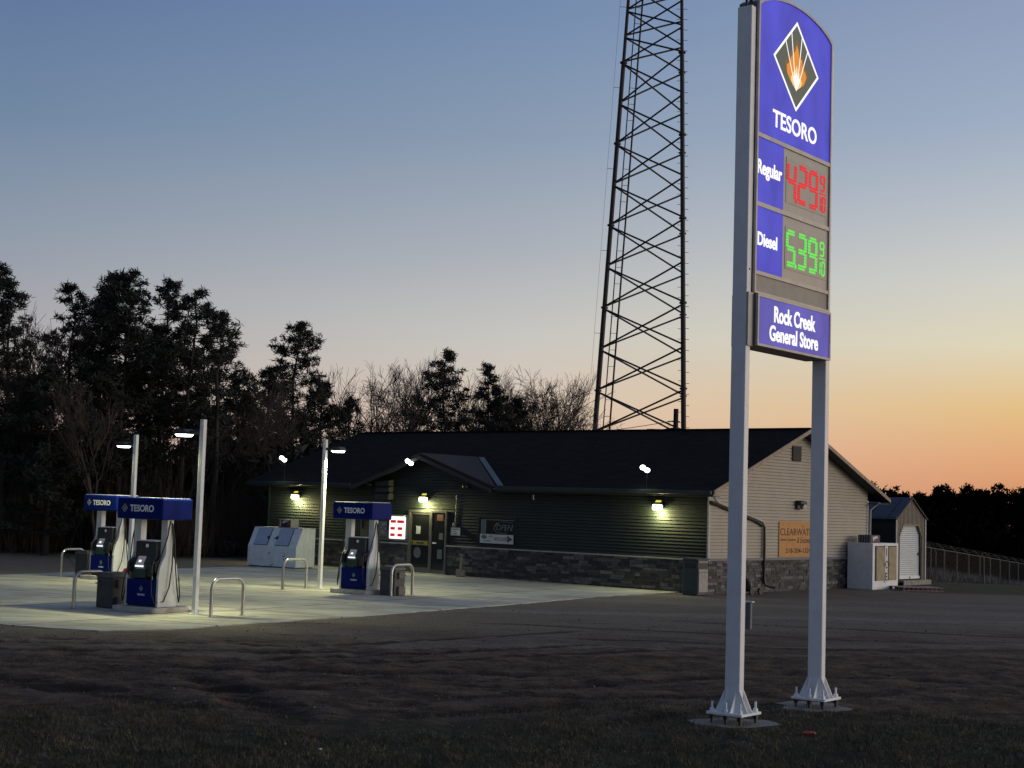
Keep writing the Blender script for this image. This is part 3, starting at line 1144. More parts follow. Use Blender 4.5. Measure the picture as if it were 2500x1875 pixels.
def pump(loc, label, hz=1.0):
    t = thing('fuel_pump', loc, -31, label, 'fuel pump', PUMPG)
    a = MB()
    a.box(-0.40, 0.40, -0.25, 0.25, 0.131, 0.68)
    cabn = a.build('cabinet', M['charcoal'], t, bevel=0.01)
    for sgn in (-1, 1):
        a = MB()
        a.box(-0.385, 0.385, sgn * 0.285 - 0.034, sgn * 0.285 + 0.034, 0.17, 0.69)
        fp = a.build('front_panel', M['blue'], t, bevel=0.012)
        if sgn < 0:
            small_logo(fp, 0.03, 0.50, 0.055, -0.3195)
            tx = MB()
            fit_text(tx, 'TESORO', -0.075, 0.135, 0.355, 0.395, -0.3195, bold=0.02)
            tx.build('lettering', M['letter_white'], fp)
    # bottle-shaped side panels that carry the canopy
    hw = 0.275
    half = [(hw, 0.131), (hw, 0.70), (hw + 0.012, 0.71), (hw * 0.98, 0.82), (hw * 0.86, 0.98), (hw * 0.68, 1.08), (hw * 0.50, 1.14), (0.105, 1.22), (0.095, 1.32), (0.09, 1.95)]
    poly = half + [(-y_, z_) for y_, z_ in reversed(half)]
    for sgn in (-1, 1):
        a = MB()
        x_a, x_b = (0.402, 0.465) if sgn > 0 else (-0.465, -0.402)
        a.prism(poly, 'x', x_a, x_b)
        sd = a.build('side_panel', M['white_panel'], t, bevel=0.008)
        a = MB()
        a.box(sgn * 0.345 - 0.0565, sgn * 0.345 + 0.0565, -0.082, 0.082, 0.70, 1.955)
        a.build('column', M['white_panel'], t, bevel=0.006)
        a = MB()
        a.box(sgn * 0.4655, sgn * 0.4655 + sgn * 0.012, -0.18, 0.18, 0.16, 0.62) if False else a.tube((sgn * 0.452, 0.0, 1.90), (sgn * 0.475, -0.02, 1.86), 0.02)
        a.build('hose_bracket', M['black'], sd)
    # dark electronics head
    a = MB()
    a.prism([(-0.20, 0.70), (-0.27, 0.74), (-0.27, 1.02), (-0.20, 1.14), (-0.20, 1.47), (0.20, 1.47), (0.20, 1.14), (0.27, 1.02), (0.27, 0.74), (0.20, 0.70)], 'x', -0.285, 0.285)
    hd = a.build('electronics_head', M['charcoal'], t, bevel=0.012)
    a = MB()
    a.box(-0.31, 0.31, -0.24, 0.24, 1.471, 1.49)
    a.build('head_cap', M['white_panel'], hd)
    for sgn in (-1, 1):
        y_ = sgn * 0.2
        a = MB()
        a.box(-0.10, 0.10, y_ - 0.008, y_ + 0.008, 1.33, 1.43)
        a.build('price_window', M['black'], hd)
        a = MB()
        a.box(0.00, 0.075, y_ - 0.0115, y_ + 0.0115, 1.345, 1.415)
        a.build('display', M['lcd_grey'], hd)
        # sloped card reader with a lit screen
        a = MB()
        a.prism([(y_, 1.16), (y_ + sgn * 0.09, 1.0), (y_ + sgn * 0.09, 0.95), (y_, 0.95)], 'x', -0.19, 0.02)
        cr = a.build('card_reader', M['lcd_grey'], hd)
        a = MB()
        a.box(-0.195, 0.025, y_ + sgn * 0.09 - 0.012, y_ + sgn * 0.09 + 0.012, 0.935, 0.972)
        a.build('lit_strip', M['lcd'], cr)
        a = MB()
        ya = y_ + sgn * 0.052
        a.prism([(ya - 0.006 * sgn, 1.075), (ya + 0.018 * sgn, 1.035), (ya + 0.024 * sgn, 1.042), (ya, 1.082)], 'x', -0.13, -0.06)
        a.build('screen_text', M['lcd'], cr)
        a = MB()
        a.prism([(y_ + sgn * 0.0701, 0.92), (y_ + sgn * 0.10, 0.90), (y_ + sgn * 0.11, 0.72), (y_ + sgn * 0.0701, 0.70)], 'x', -0.21, 0.12)
        a.build('drip_cover', M['head_green'], hd)
        for gx in (0.13, 0.20):
            a = MB()
            a.box(gx - 0.022, gx + 0.022, y_ + sgn * 0.02, y_ + sgn * 0.088, 1.03, 1.07)
            a.build('grade_button', M['bin_grey'], hd)
        for px in (-0.318,):
            a = MB()
            a.box(px - 0.03, px + 0.03, y_ + sgn * 0.0 - 0.012, y_ + sgn * 0.0 + 0.012, 1.14, 1.24)
            a.build('notice_label', M['logo_pale'], hd)
            a = MB()
            a.box(px - 0.025, px + 0.025, y_ + sgn * 0.05 - 0.012, y_ + sgn * 0.05 + 0.012, 0.86, 0.96)
            a.build('notice_label', M['logo_pale'], hd)
    # nozzle boots, nozzles and hoses at both sides
    for sgn in (-1, 1):
        for fy in (-1, 1):
            bx = sgn * 0.335
            a = MB()
            a.prism([(fy * 0.17, 0.80), (fy * 0.30, 0.84), (fy * 0.32, 1.04), (fy * 0.17, 1.13)], 'x', bx - 0.05, bx + 0.05)
            nz = a.build('nozzle_boot', M['black'], t)
            a = MB()
            a.path([(bx, fy * 0.33, 0.76), (bx, fy * 0.36, 0.88), (bx, fy * 0.35, 1.00), (bx, fy * 0.29, 1.08)], [0.013, 0.024, 0.026, 0.02], 8)
            a.build('nozzle', M['black'], nz)
            a = MB()
            a.tube((bx, fy * 0.33, 0.765), (bx, fy * 0.31, 0.69), 0.012)
            a.build('spout', M['steel_pipe'], nz)
    for sgn, fy in ((1, -1), (-1, -1), (1, 1)):
        bx = sgn * 0.335
        a = MB()
        if sgn > 0 and fy < 0:
            pts_ = [(0.47, -0.02, 1.86), (0.50, -0.10, 1.6), (0.50, -0.2, 1.35), (0.49, -0.28, 1.15), (0.46, -0.36, 1.02), (bx + 0.02, -0.38, 0.99)]
            a.path(pts_, 0.014, 8)
            a.build('hose', M['black_rubber'], t)
            a = MB()
            a.path([(0.47, 0.03, 1.86), (0.51, 0.05, 1.5), (0.53, 0.03, 1.0), (0.52, -0.02, 0.55), (0.48, -0.12, 0.25), (0.42, -0.33, 0.22), (0.40, -0.40, 0.4), (bx, -0.36, 0.80)], 0.013, 8)
        else:
            pts_ = [(sgn * 0.47, fy * 0.05, 1.86), (sgn * 0.51, fy * 0.09, 1.5), (sgn * 0.53, fy * 0.12, 1.0), (sgn * 0.53, fy * 0.2, 0.5), (sgn * 0.5, fy * 0.3, 0.22), (sgn * 0.46, fy * 0.37, 0.35), (sgn * 0.40, fy * 0.38, 0.7), (bx, fy * 0.36, 0.9)]
            a.path(pts_, 0.013, 8)
        a.build('hose', M['black_rubber'], t)
    # canopy box with company name
    a = MB()
    a.box(-0.645, 0.645, -0.445, 0.445, 1.955 * hz, 2.40 * hz)
    cp = a.build('valance', M['blue'], t, bevel=0.035)
    a = MB()
    a.box(-0.60, 0.60, -0.40, 0.40, 2.4005 * hz, 2.412 * hz)
    a.build('valance_lid', M['pole_white'], cp)
    small_logo(cp, -0.42, 2.18 * hz, 0.085, -0.4455)
    tx = MB()
    fit_text(tx, 'TESORO', -0.27, 0.40, 2.11 * hz, 2.255 * hz, -0.4455, bold=0.025)
    tx.build('lettering', M['letter_white'], cp)
    return t


def island(loc, label):
    t = thing('pump_island', loc, -31, label, 'curb island', 'raised concrete pump islands')
    a = MB()
    P = []
    for cx, cy, a0 in ((0.52, 0.42, 0), (-0.52, 0.42, 90), (-0.52, -0.42, 180), (0.52, -0.42, 270)):
        for k in range(5):
            an = math.radians(a0 + k * 22.5)
            P.append((cx + 0.10 * math.cos(an), cy + 0.10 * math.sin(an)))
    a.prism(P, 'z', 0.0225, 0.13)
    a.build('curb', M['curb'], t, bevel=0.012)
    return t


P1 = (-7.38, 31.40, 0)
P3 = (-3.84, 39.63, 0)
P2 = (-11.17, 42.30, 0)
island(P1, 'chipped raised concrete island under the nearest fuel pump')
island(P3, 'raised concrete island under the rear fuel pump right of the light pole')
island(P2, 'raised concrete island under the farthest left fuel pump')
pump(P1, 'fuel pump nearest the camera with blue lower panel and white sides', 0.985)
pump(P3, 'rear fuel pump on the right in front of the store door', 1.0)
pump(P2, 'far left fuel pump partly hidden behind the front pump', 0.99)


# ------------------------------------------------------------------ hoop guards
def hoop(cx, cy, w, h, label, rot=59):
    t = thing('hoop_bollard', (cx, cy, 0.02), rot, label, 'bollard', 'bent steel pipe hoops guarding the pumps')
    a = MB()
    r = 0.2
    pts_ = [(-w / 2, 0, -0.02), (-w / 2, 0, h * 0.4), (-w / 2, 0, h - r)]
    for k in range(1, 7):
        an = math.pi - k * math.pi / 12
        pts_.append((-w / 2 + r + r * math.cos(an), 0, h - r + r * math.sin(an)))
    pts_.append((0, 0, h))
    for k in range(0, 7):
        an = math.pi / 2 - k * math.pi / 12
        pts_.append((w / 2 - r + r * math.cos(an), 0, h - r + r * math.sin(an)))
    pts_.append((w / 2, 0, -0.02))
    a.path(pts_, 0.037, 12)
    a.build('pipe', M['steel_pipe'], t)
    a = MB()
    for sx in (-w / 2, w / 2):
        a.tube((sx, 0, -0.015), (sx, 0, 0.006), 0.062, n=14)
    a.build('base_ring', M['bin_grey'], t)
    return t


hoop(-5.65, 30.68, 0.87, 0.76, 'steel pipe hoop standing right of the nearest light pole', 54)
hoop(-8.79, 31.87, 0.85, 0.75, 'steel pipe hoop left of the nearest pump beside its waste bin')
hoop(-12.40, 43.09, 0.85, 0.78, 'steel pipe hoop at the far left of the pavement')
hoop(-5.68, 40.50, 0.98, 0.79, 'steel pipe hoop in front of the white slant freezer')
hoop(-2.70, 39.18, 0.95, 0.79, 'steel pipe hoop in front of the bin by the rear pump')


# ------------------------------------------------------------------ waste bins at the pumps
def pump_bin(loc, label):
    t = thing('waste_bin', loc, -31, label, 'waste bin', 'square service bins beside the pumps')
    a = MB()
    a.box(-0.235, 0.235, -0.235, 0.235, 0.0225, 0.66)
    a.build('body', M['bin_grey'], t, bevel=0.02)
    a = MB()
    a.prism([(-0.25, 0.66), (0.25, 0.66), (0.25, 0.72), (0.20, 0.77), (-0.20, 0.77), (-0.25, 0.72)], 'y', -0.25, 0.25)
    a.build('lid', M['bin_lid'], t, bevel=0.015)
    a = MB()
    a.box(-0.255, 0.255, -0.255, -0.2355, 0.52, 0.545)
    a.box(0.2355, 0.255, -0.255, 0.255, 0.52, 0.545)
    a.build('moulding', M['bin_grey'], t)
    a = MB()
    a.box(0.2355, 0.30, -0.12, 0.16, 0.46, 0.62)
    a.build('towel_box', M['bin_lid'], t, bevel=0.01)
    a = MB()
    a.box(0.2355, 0.31, -0.13, 0.17, 0.03, 0.26)
    a.build('squeegee_tub', M['bin_lid'], t, bevel=0.02)
    return t


pump_bin((-8.35, 32.05, 0), 'dark square waste bin left of the nearest fuel pump')
pump_bin((-2.95, 39.2, 0), 'dark square waste bin right of the rear fuel pump')
pump_bin((-12.05, 43.3, 0), 'dark square waste bin left of the farthest fuel pump')
# squeegee leaning by the far bin
sq = thing('squeegee', (-12.25, 42.6, 0.022), -31, 'black squeegee handle leaning out beside the far left bin', 'squeegee')
a = MB()
a.tube((-0.20, 0, 0.55), (0.10, 0.02, 0.28), 0.016)
a.tube((0.10, 0.02, 0.28), (0.13, 0.02, 0.0), 0.012)
a.build('handle', M['black'], sq)
a = MB()
a.box(-0.27, -0.15, -0.02, 0.02, 0.54, 0.58)
a.build('blade', M['black_rubber'], sq)
# red can between the left pumps
rc = thing('fuel_can', (-10.3, 41.35, 0.022), -31, 'red plastic container between the two left pumps', 'fuel can')
a = MB()
a.prism([(-0.2, 0), (0.2, 0), (0.22, 0.25), (0.14, 0.38), (-0.14, 0.38), (-0.22, 0.25)], 'y', -0.13, 0.13)
a.build('body', M['red_paint'], rc, bevel=0.03)
a = MB()
a.path([(-0.12, 0, 0.37), (-0.1, 0, 0.45), (0.08, 0, 0.45), (0.12, 0, 0.37)], 0.018)
a.build('handle', M['dark_red'], rc)

# ------------------------------------------------------------------ store building
B = thing('store_building', (5.92, 44.30, 0), -40, 'single storey general store with dark siding, stone base and beige gable end', 'building')
# local x runs along the front wall (0 = right corner, negative to the left), y into the building
BL, BD = -19.57, 10.2
EZ, RZ, RY = 3.06, 5.20, 5.35
FE, RE = -0.40, 11.10
SL = (RZ - EZ) / (RY - FE)


def laps(mb, f0, f1, z0, z1, place, step=0.1, out_=0.026):
    """clapboards; f0(z), f1(z) give the ends, place(t, off, z) the point"""
    z = z0
    while z < z1 - 1e-4:
        zt = min(z + step, z1)
        a0, a1 = f0(z), f1(z)
        b0, b1 = f0(zt), f1(zt)
        if a1 - a0 > 0.02:
            zl = z + 0.022          # a deep shadow groove under every board
            mb.face([place(a0, -0.012, z), place(a1, -0.012, z), place(a1, -0.012, zl), place(a0, -0.012, zl)])
            mb.face([place(a0, -0.012, zl), place(a1, -0.012, zl), place(a1, out_, zl), place(a0, out_, zl)][::-1])
            mb.face([place(a0, out_, zl), place(a1, out_, zl), place(b1, 0.004, zt), place(b0, 0.004, zt)])
            mb.face([place(b0, 0.004, zt), place(b1, 0.004, zt), place(b1, -0.012, zt), place(b0, -0.012, zt)])
        z = zt


a = MB()
a.box(BL + 0.03, -0.03, 0.03, BD - 0.03, 0.0, 2.99)
a.prism([(0.03, 2.99), (BD - 0.03, 2.99), (BD - 0.02, 3.2), (RY, RZ - 0.11), (0.03, 3.10)], 'x', BL + 0.03, -0.03)
a.build('wall_core', M['soffit'], B)
# front siding, including the entry gable triangle
GX0, GXP, GX1, GZP = -14.56, -11.31, -8.06, 4.11


def fl0(z):
    if z <= 3.0:
        return BL
    return GX0 + (z - 3.03) / (GZP - 3.03) * (GXP - GX0) + 0.1


def fl1(z):
    if z <= 3.0:
        return -0.03
    return GX1 + (z - 3.03) / (GZP - 3.03) * (GXP - GX1) - 0.1


a = MB()
laps(a, fl0, fl1, 1.02, 3.0, lambda t, o, z: (t, -o, z))
laps(a, fl0, fl1, 3.0, 4.02, lambda t, o, z: (t, -o, z))
a.build('front_siding', M['siding_dark'], B)
a = MB()
a.box(BL - 0.02, BL + 0.06, -0.03, 0.03, 0.99, 3.0)
a.build('corner_trim', M['siding_dark'], B)
# gable-end siding (x = 0 side)


def gtop(z):
    return (z - EZ) / SL + FE


def g0(z):
    return max(0.07, gtop(z + 0.06))


def g1(z):
    return min(BD, 2 * RY - FE - (z + 0.06 - EZ) / SL - FE + FE)


a = MB()
laps(a, g0, g1, 1.02, 5.1, lambda t, o, z: (o, t, z))
a.build('gable_siding', M['siding_beige'], B)
a = MB()
a.box(-0.02, 0.03, -0.03, 0.068, 0.99, 3.0)
a.build('corner_trim', M['trim_light'], B)
a = MB()
a.box(-0.05, 0.03, BD - 0.04, BD + 0.04, 0.99, 2.98)
a.build('corner_trim', M['trim_light'], B)
# left end and rear
a = MB()
laps(a, lambda z: max(0.07, gtop(z + .06)), g1, 1.02, 5.1, lambda t, o, z: (BL - o, t, z))
a.build('left_siding', M['siding_beige'], B)


# ledge stone wainscot
def stones(mb, t0, t1, ztop, place, seed):
    rnd = random.Random(seed)
    z = 0.0
    while z < ztop - 0.02:
        hgt = min(rnd.choice((0.07, 0.09, 0.11)), ztop - z)
        t = t0
        while t < t1 - 0.01:
            w = min(rnd.uniform(0.16, 0.52), t1 - t)
            if t1 - (t + w) < 0.08:
                w = t1 - t
            o = rnd.uniform(0.010, 0.042)
            k = rnd.choice((0.45, 0.6, 0.75, 0.9, 1.1, 1.5, 2.1)) * rnd.uniform(0.85, 1.15)
            mb.col = (k * rnd.uniform(.95, 1.08), k, k * rnd.uniform(0.92, 1.06))
            g_ = 0.004
            p = [place(t + g_, 0, z + g_), place(t + w - g_, 0, z + g_), place(t + w - g_, 0, z + hgt - g_), place(t + g_, 0, z + hgt - g_),
                 place(t + g_, o, z + g_), place(t + w - g_, o, z + g_), place(t + w - g_, o, z + hgt - g_), place(t + g_, o, z + hgt - g_)]
            mb.faces(p, [(4, 5, 6, 7), (0, 4, 7, 3), (1, 2, 6, 5), (3, 7, 6, 2), (0, 1, 5, 4)])
            t += w
        z += hgt
    mb.col = None


DX0, DX1 = -12.12, -10.42          # door opening
a = MB()
stones(a, BL, DX0 - 0.06, 0.98, lambda t, o, z: (t, -o - 0.001, z), 1)
a.build('stone_base', M['stone'], B)
a = MB()
stones(a, DX1 + 0.06, 0.0, 0.98, lambda t, o, z: (t, -o - 0.001, z), 2)
a.build('stone_base', M['stone'], B)
a = MB()
stones(a, 0.0, BD, 0.98, lambda t, o, z: (o + 0.001, t, z), 3)
a.build('stone_base', M['stone'], B)
a = MB()
a.box(BL, DX0 - 0.06, -0.075, 0.0, 0.98, 1.025)
a.build('stone_cap', M['cap_stone'], B)
a = MB()
a.box(DX1 + 0.06, 0.075, -0.075, 0.0, 0.98, 1.025)
a.build('stone_cap', M['cap_stone'], B)
a = MB()
a.box(0.0, 0.075, 0.001, BD, 0.98, 1.06)
a.build('stone_cap', M['meter_grey'], B, label='grey cap course along the gable end')

# roof
TH = 0.10
RX0, RX1 = -20.35, 0.42
a = MB()
front_main = [(FE, EZ), (RY, RZ), (RY, RZ - TH), (FE, EZ - TH)]
yv = FE + (GZP - EZ) / SL
pl2 = [(RX0, FE), (GX0 - 0.05, FE), (GXP, yv), (GX1 + 0.05, FE), (RX1, FE), (RX1, RY), (RX0, RY)]
tp = [(x_, y_, EZ + (y_ - FE) * SL) for x_, y_ in pl2]
bt = [(x_, y_, z_ - TH) for x_, y_, z_ in tp]
nn = len(pl2)
a.faces(tp + bt, [tuple(range(nn)), tuple(range(2 * nn - 1, nn - 1, -1))] + [(i, i + nn, (i + 1) % nn + nn, (i + 1) % nn) for i in range(nn)])
back_main = [(RY, RZ), (RE, EZ), (RE, EZ - TH), (RY, RZ - TH)]
a.prism(back_main, 'x', RX0, RX1)
roof = a.build('roof', M['shingle'], B)
a = MB()
a.box(RX0, RX1, RY - 0.09, RY + 0.09, RZ + 0.002, RZ + 0.03)
a.build('ridge_cap', M['shingle'], roof)
# entry gable roof, meeting the main roof
yv = FE + (GZP - EZ) / SL
GF = -0.52
a = MB()
th = 0.09
for sx, gx in ((-1, GX0 - 0.06), (1, GX1 + 0.06)):
    top = [(GXP, GF, GZP + .02), (gx, GF, EZ - 0.01), (gx, FE + 0.02, EZ + 0.012), (GXP, yv + 0.05, GZP + .02)]
    bot = [(x_, y_, z_ - th) for x_, y_, z_ in top]
    f_ = [(0, 1, 2, 3), (7, 6, 5, 4), (0, 4, 5, 1), (1, 5, 6, 2), (2, 6, 7, 3), (3, 7, 4, 0)]
    a.faces(top + bot, f_)
gro = a.build('entry_gable_roof', M['shingle_grey'] if 'shingle_grey' in M else M['shingle'], B)
M['shingle_grey'] = mat('shingle_grey', (0.014, 0.012, 0.011), 0.85, var=0.2, scale=12)
gro.data.materials[0] = M['shingle_grey']
# valley flashing strip, right side of entry gable


def on_main(x, y, dz=0.0):
    return (x, y, EZ + (y - FE) * SL + dz)


for sx, gx in ((1, GX1),):
    a = MB()
    p0, p1 = (GXP + 0.12, yv - 0.02), (gx + 0.16, FE + 0.02)
    top = [on_main(p0[0], p0[1], 0.012), on_main(p1[0], p1[1], 0.012), on_main(p1[0] + 0.26, p1[1], 0.012), on_main(p0[0] + 0.26, p0[1], 0.012)]
    bot = [(x_, y_, z_ - 0.011) for x_, y_, z_ in top]
    a.faces(top + bot, [(0, 1, 2, 3), (7, 6, 5, 4), (0, 4, 5, 1), (1, 5, 6, 2), (2, 6, 7, 3), (3, 7, 4, 0)])
    a.build('valley_flashing', M['flash_metal'], B)
# fascia and gutters
for xa, xb in ((RX0, GX0 - 0.1), (GX1 + 0.1, RX1)):
    a = MB()
    a.box(xa, xb, FE - 0.03, FE - 0.002, EZ - 0.17, EZ + 0.0)
    a.build('fascia', M['charcoal'], B)
    a = MB()
    a.box(xa + 0.05, xb - 0.03, FE - 0.13, FE - 0.032, EZ - 0.13, EZ - 0.02)
    a.build('gutter', M['charcoal'], B, bevel=0.01)
for gx in (GX0 - 0.06, GX1 + 0.06):
    a = MB()
    a.prism([(GXP, GZP - 0.075), (gx, EZ - 0.105), (gx, EZ - 0.25), (GXP, GZP - 0.20)], 'y', GF - 0.028, GF - 0.002)
    a.build('gable_fascia', M['charcoal'], B)
# soffits
for xa, xb in ((BL - 0.7, GX0), (GX1, RX1 - 0.02)):
    a = MB()
    a.box(xa, xb, FE + 0.01, -0.03, EZ - 0.19, EZ - 0.17)
    a.build('soffit', M['soffit'], B)
a = MB()
for (ya, za, yb, zb) in ((FE, EZ, RY, RZ), (RE, EZ, RY, RZ)):
    top = [(0.03, ya, za - TH - .012), (RX1 - 0.03, ya, za - TH - .012), (RX1 - 0.03, yb, zb - TH - .012), (0.03, yb, zb - TH - .012)]
    bot = [(x_, y_, z_ - 0.015) for x_, y_, z_ in top]
    a.faces(top + bot, [(0, 1, 2, 3), (7, 6, 5, 4), (0, 4, 5, 1), (1, 5, 6, 2), (2, 6, 7, 3), (3, 7, 4, 0)])
a.build('rake_soffit', M['soffit'], B)
a = MB()
a.box(0.03, RX1 - 0.03, BD + 0.0, RE, EZ - 0.19, EZ - 0.165)
a.box(RX0, 0.03, BD, RE, EZ - 0.19, EZ - 0.165)
a.build('soffit', M['soffit'], B)
# light rake boards on the gable end
for (ya, za, yb, zb) in ((FE, EZ, RY, RZ), (RE, EZ, RY, RZ)):
    a = MB()
    a.prism([(ya, za - 0.005), (yb, zb - 0.005), (yb, zb - 0.135), (ya, za - 0.125)], 'x', RX1 + 0.002, RX1 + 0.03)
    a.build('rake_board', M['trim_wood'], B)
    a = MB()
    a.prism([(ya, za - 0.01), (yb, zb - 0.01), (yb, zb - 0.135), (ya, za - 0.125)], 'x', RX0 - 0.03, RX0 - 0.002)
    a.build('rake_board', M['trim_wood'], B)
# gable louvre vent
a = MB()
a.box(0.016, 0.05, 4.86, 5.42, 4.14, 4.62)
vt = a.build('gable_vent', M['siding_dark'], B)
a = MB()
for k in range(7):
    z = 4.17 + k * 0.062
    a.prism([(4.89, z), (5.39, z), (5.39, z + 0.03), (4.89, z + 0.03)], 'x', 0.0505, 0.065)
a.build('louvre', M['siding_dark'], vt)
# downspouts
a = MB()
a.path([(0.46, -0.42, 2.86), (0.30, -0.10, 2.80), (0.12, 0.3, 2.73), (0.085, 1.5, 2.49), (0.085, 2.6, 2.27), (0.085, 2.98, 2.18), (0.085, 3.1, 2.05)], 0.045, 8)
dsp = a.build('gutter_leader', M['trim_light'], B)
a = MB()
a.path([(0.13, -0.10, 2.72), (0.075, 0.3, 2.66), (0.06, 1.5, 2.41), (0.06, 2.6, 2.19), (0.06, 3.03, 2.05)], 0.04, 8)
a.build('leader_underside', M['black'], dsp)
a = MB()
a.path([(0.085, 3.1, 2.08), (0.085, 3.12, 1.6), (0.085, 3.12, 0.35), (0.10, 3.16, 0.24), (0.20, 3.28, 0.17), (0.30, 3.42, 0.15)], 0.042, 8)
a.build('downspout', M['black'], B)
a = MB()
a.path([(0.06, 3.20, 2.05), (0.055, 3.21, 0.6)], 0.022, 8)
a.build('pipe', M['trim_light'], B)
a = MB()
a.path([(0.3, BD + 0.35, 2.93), (0.16, BD + 0.24, 2.80), (0.06, BD + 0.12, 2.66), (0.06, BD + 0.09, 1.5), (0.06, BD + 0.09, 0.2)], 0.04, 8)
a.build('downspout', M['trim_light'], B)
a = MB()
a.path([(0.05, 1.30, 2.52), (0.05, 1.32, 1.0), (0.06, 1.33, 0.05)], 0.03, 8)
a.build('conduit', M['black'], B)

# entrance: aluminium storefront
a = MB()
a.box(DX0 - 0.05, DX0 + 0.03, -0.075, 0.02, 0.0225, 2.17)
a.box(DX1 - 0.03, DX1 + 0.05, -0.075, 0.02, 0.0225, 2.17)
a.box(DX0 + 0.03, DX1 - 0.03, -0.075, 0.02, 2.10, 2.17)
a.box(-11.12, -11.04, -0.075, 0.02, 0.0225, 2.10)
dfr = a.build('door_frame', M['frame_bronze'], B, bevel=0.004)
a = MB()
for q in ((DX0 + 0.035, DX0 + 0.10, 0.05, 2.09), (-11.19, -11.125, 0.05, 2.09), (DX0 + 0.10, -11.19, 0.05, 0.22), (DX0 + 0.10, -11.19, 2.03, 2.09), (DX0 + 0.10, -11.19, 0.97, 1.02)):
    a.box(q[0], q[1], -0.055, -0.015, q[2], q[3])
door = a.build('door', M['frame_bronze'], B)
a = MB()
a.box(DX0 + 0.10, -11.19, -0.04, -0.03, 0.22, 2.03)
a.build('pane', M['glass_dark'], door)
a = MB()
a.box(DX0 + 0.12, -11.22, -0.075, -0.0555, 0.99, 1.13)
pb = a.build('push_bar', M['yellow_label'], door)
a = MB()
a.tube((-11.93, -0.078, 1.06), (-11.93, -0.0755, 1.06), 0.045, n=12)
a.box(-11.75, -11.4, -0.078, -0.0755, 1.03, 1.085)
a.build('label_mark', M['ink'], pb)
a = MB()
a.box(-11.80, -11.60, -0.048, -0.0405, 1.36, 1.63)
a.build('notice', M['paper_dim'] if 'paper_dim' in M else M['paper'], door)
M['paper_dim'] = mat('paper_dim', (0.22, 0.23, 0.24), 0.8)
a = MB()
P = [(-11.72 + 0.17 * math.cos(k * math.pi / 8), 0.72 + 0.19 * math.sin(k * math.pi / 8)) for k in range(16)]
a.prism(P, 'y', -0.046, -0.0405)
a.build('round_sticker', M['meter_grey'], door)
a = MB()
a.box(-11.04, DX1 - 0.03, -0.055, -0.015, 0.05, 0.16)
sdl = a.build('side_light', M['frame_bronze'], B)
a = MB()
a.box(-11.04, DX1 - 0.03, -0.045, -0.035, 0.16, 2.10)
a.build('pane', M['glass_dark'], sdl)
a = MB()
a.box(-10.83, -10.54, -0.052, -0.0455, 1.83, 2.05)
a.build('red_notice', M['dark_red'], sdl)
a = MB()
a.box(-10.99, -10.83, -0.085, -0.0455, 1.05, 1.10)
a.build('handle', M['letter_white'], sdl)
a = MB()
a.box(-10.78, -10.56, -0.052, -0.0455, 0.55, 0.86)
a.build('sticker', M['meter_grey'], sdl)
a = MB()
a.box(-10.72, -10.54, -0.052, -0.0455, 1.20, 1.42)
a.build('sticker', M['meter_grey'], sdl)
# threshold slab
a = MB()
a.box(DX0 - 0.1, DX1 + 0.1, -0.30, -0.08, 0.0226, 0.045)
a.build('threshold', M['cap_stone'], B)

# left window with illuminated price board
a = MB()
wx0, wx1, wz0, wz1 = -14.55, -12.22, 1.09, 2.0
a.box(wx0, wx1, -0.03, 0.01, wz0, wz1)
w1 = a.build('window', M['frame_bronze'], B)
a = MB()
a.box(wx0 + 0.05, wx1 - 0.05, -0.036, -0.0305, wz0 + 0.05, wz1 - 0.05)
a.build('pane', M['glass_dark'], w1)
a = MB()
a.box(-13.62, -13.22, -0.044, -0.0365, 1.22, 1.75)
po = a.build('poster', M['meter_grey'], w1)
rnd = random.Random(3)
a = MB()
for k in range(9):
    x = rnd.uniform(-13.58, -13.3)
    z = rnd.uniform(1.3, 1.66)
    a.box(x, x + rnd.uniform(.04, .1), -0.047, -0.0445, z, z + rnd.uniform(.02, .06))
a.build('poster_mark', M['logo_pale'], po)
a = MB()
a.box(-13.05, -12.32, -0.11, -0.031, 1.15, 1.93)
pbd = a.build('light_box', M['board_white'], B, bevel=0.025, label='glowing white board with six red price blocks')
a = MB()
a.box(-13.02, -12.34, -0.12, -0.035, 1.945, 1.975)
a.build('top_trim', M['cap_stone'], pbd)
for (xa, xb, za) in ((-12.98, -12.72, 1.70), (-12.66, -12.33, 1.70), (-12.98, -12.76, 1.46), (-12.63, -12.40, 1.46), (-12.98, -12.76, 1.235), (-12.63, -12.40, 1.235)):
    a = MB()
    a.box(xa, xb, -0.114, -0.1105, za, za + 0.10)
    a.build('price_block', M['board_red'], pbd)
a = MB()
a.box(-13.02, -12.35, -0.1125, -0.1105, 1.625, 1.632)
a.box(-13.02, -12.35, -0.1125, -0.1105, 1.40, 1.407)
a.build('divider', M['meter_grey'], pbd)

# right window with neon sign and banner
a = MB()
a.box(-9.02, -7.30, -0.03, 0.01, 1.06, 2.06)
w2 = a.build('window', M['siding_dark'], B)
a = MB()
a.box(-8.95, -7.37, -0.036, -0.0305, 1.12, 2.0)
a.build('pane', M['glass_dark'], w2)
a = MB()
a.box(-8.84, -8.80, -0.044, -0.0365, 1.47, 1.95)
a.box(-8.84, -7.42, -0.044, -0.0365, 1.93, 1.95)
a.build('muntin', M['neon_off'], w2)
a = MB()
a.box(-8.80, -8.62, -0.042, -0.0365, 1.48, 1.92)
a.build('curtain', M['meter_grey'], w2)
a = MB()
fit_text(a, 'OPEN', -8.16, -7.46, 1.60, 1.80, -0.038, bold=0.0, shear=0.25, depth=0.02)
pts_ = [(-8.05, -0.06, 1.86), (-8.22, -0.06, 1.76), (-8.26, -0.06, 1.64), (-8.16, -0.06, 1.54), (-7.9, -0.06, 1.51), (-7.7, -0.06, 1.53)]
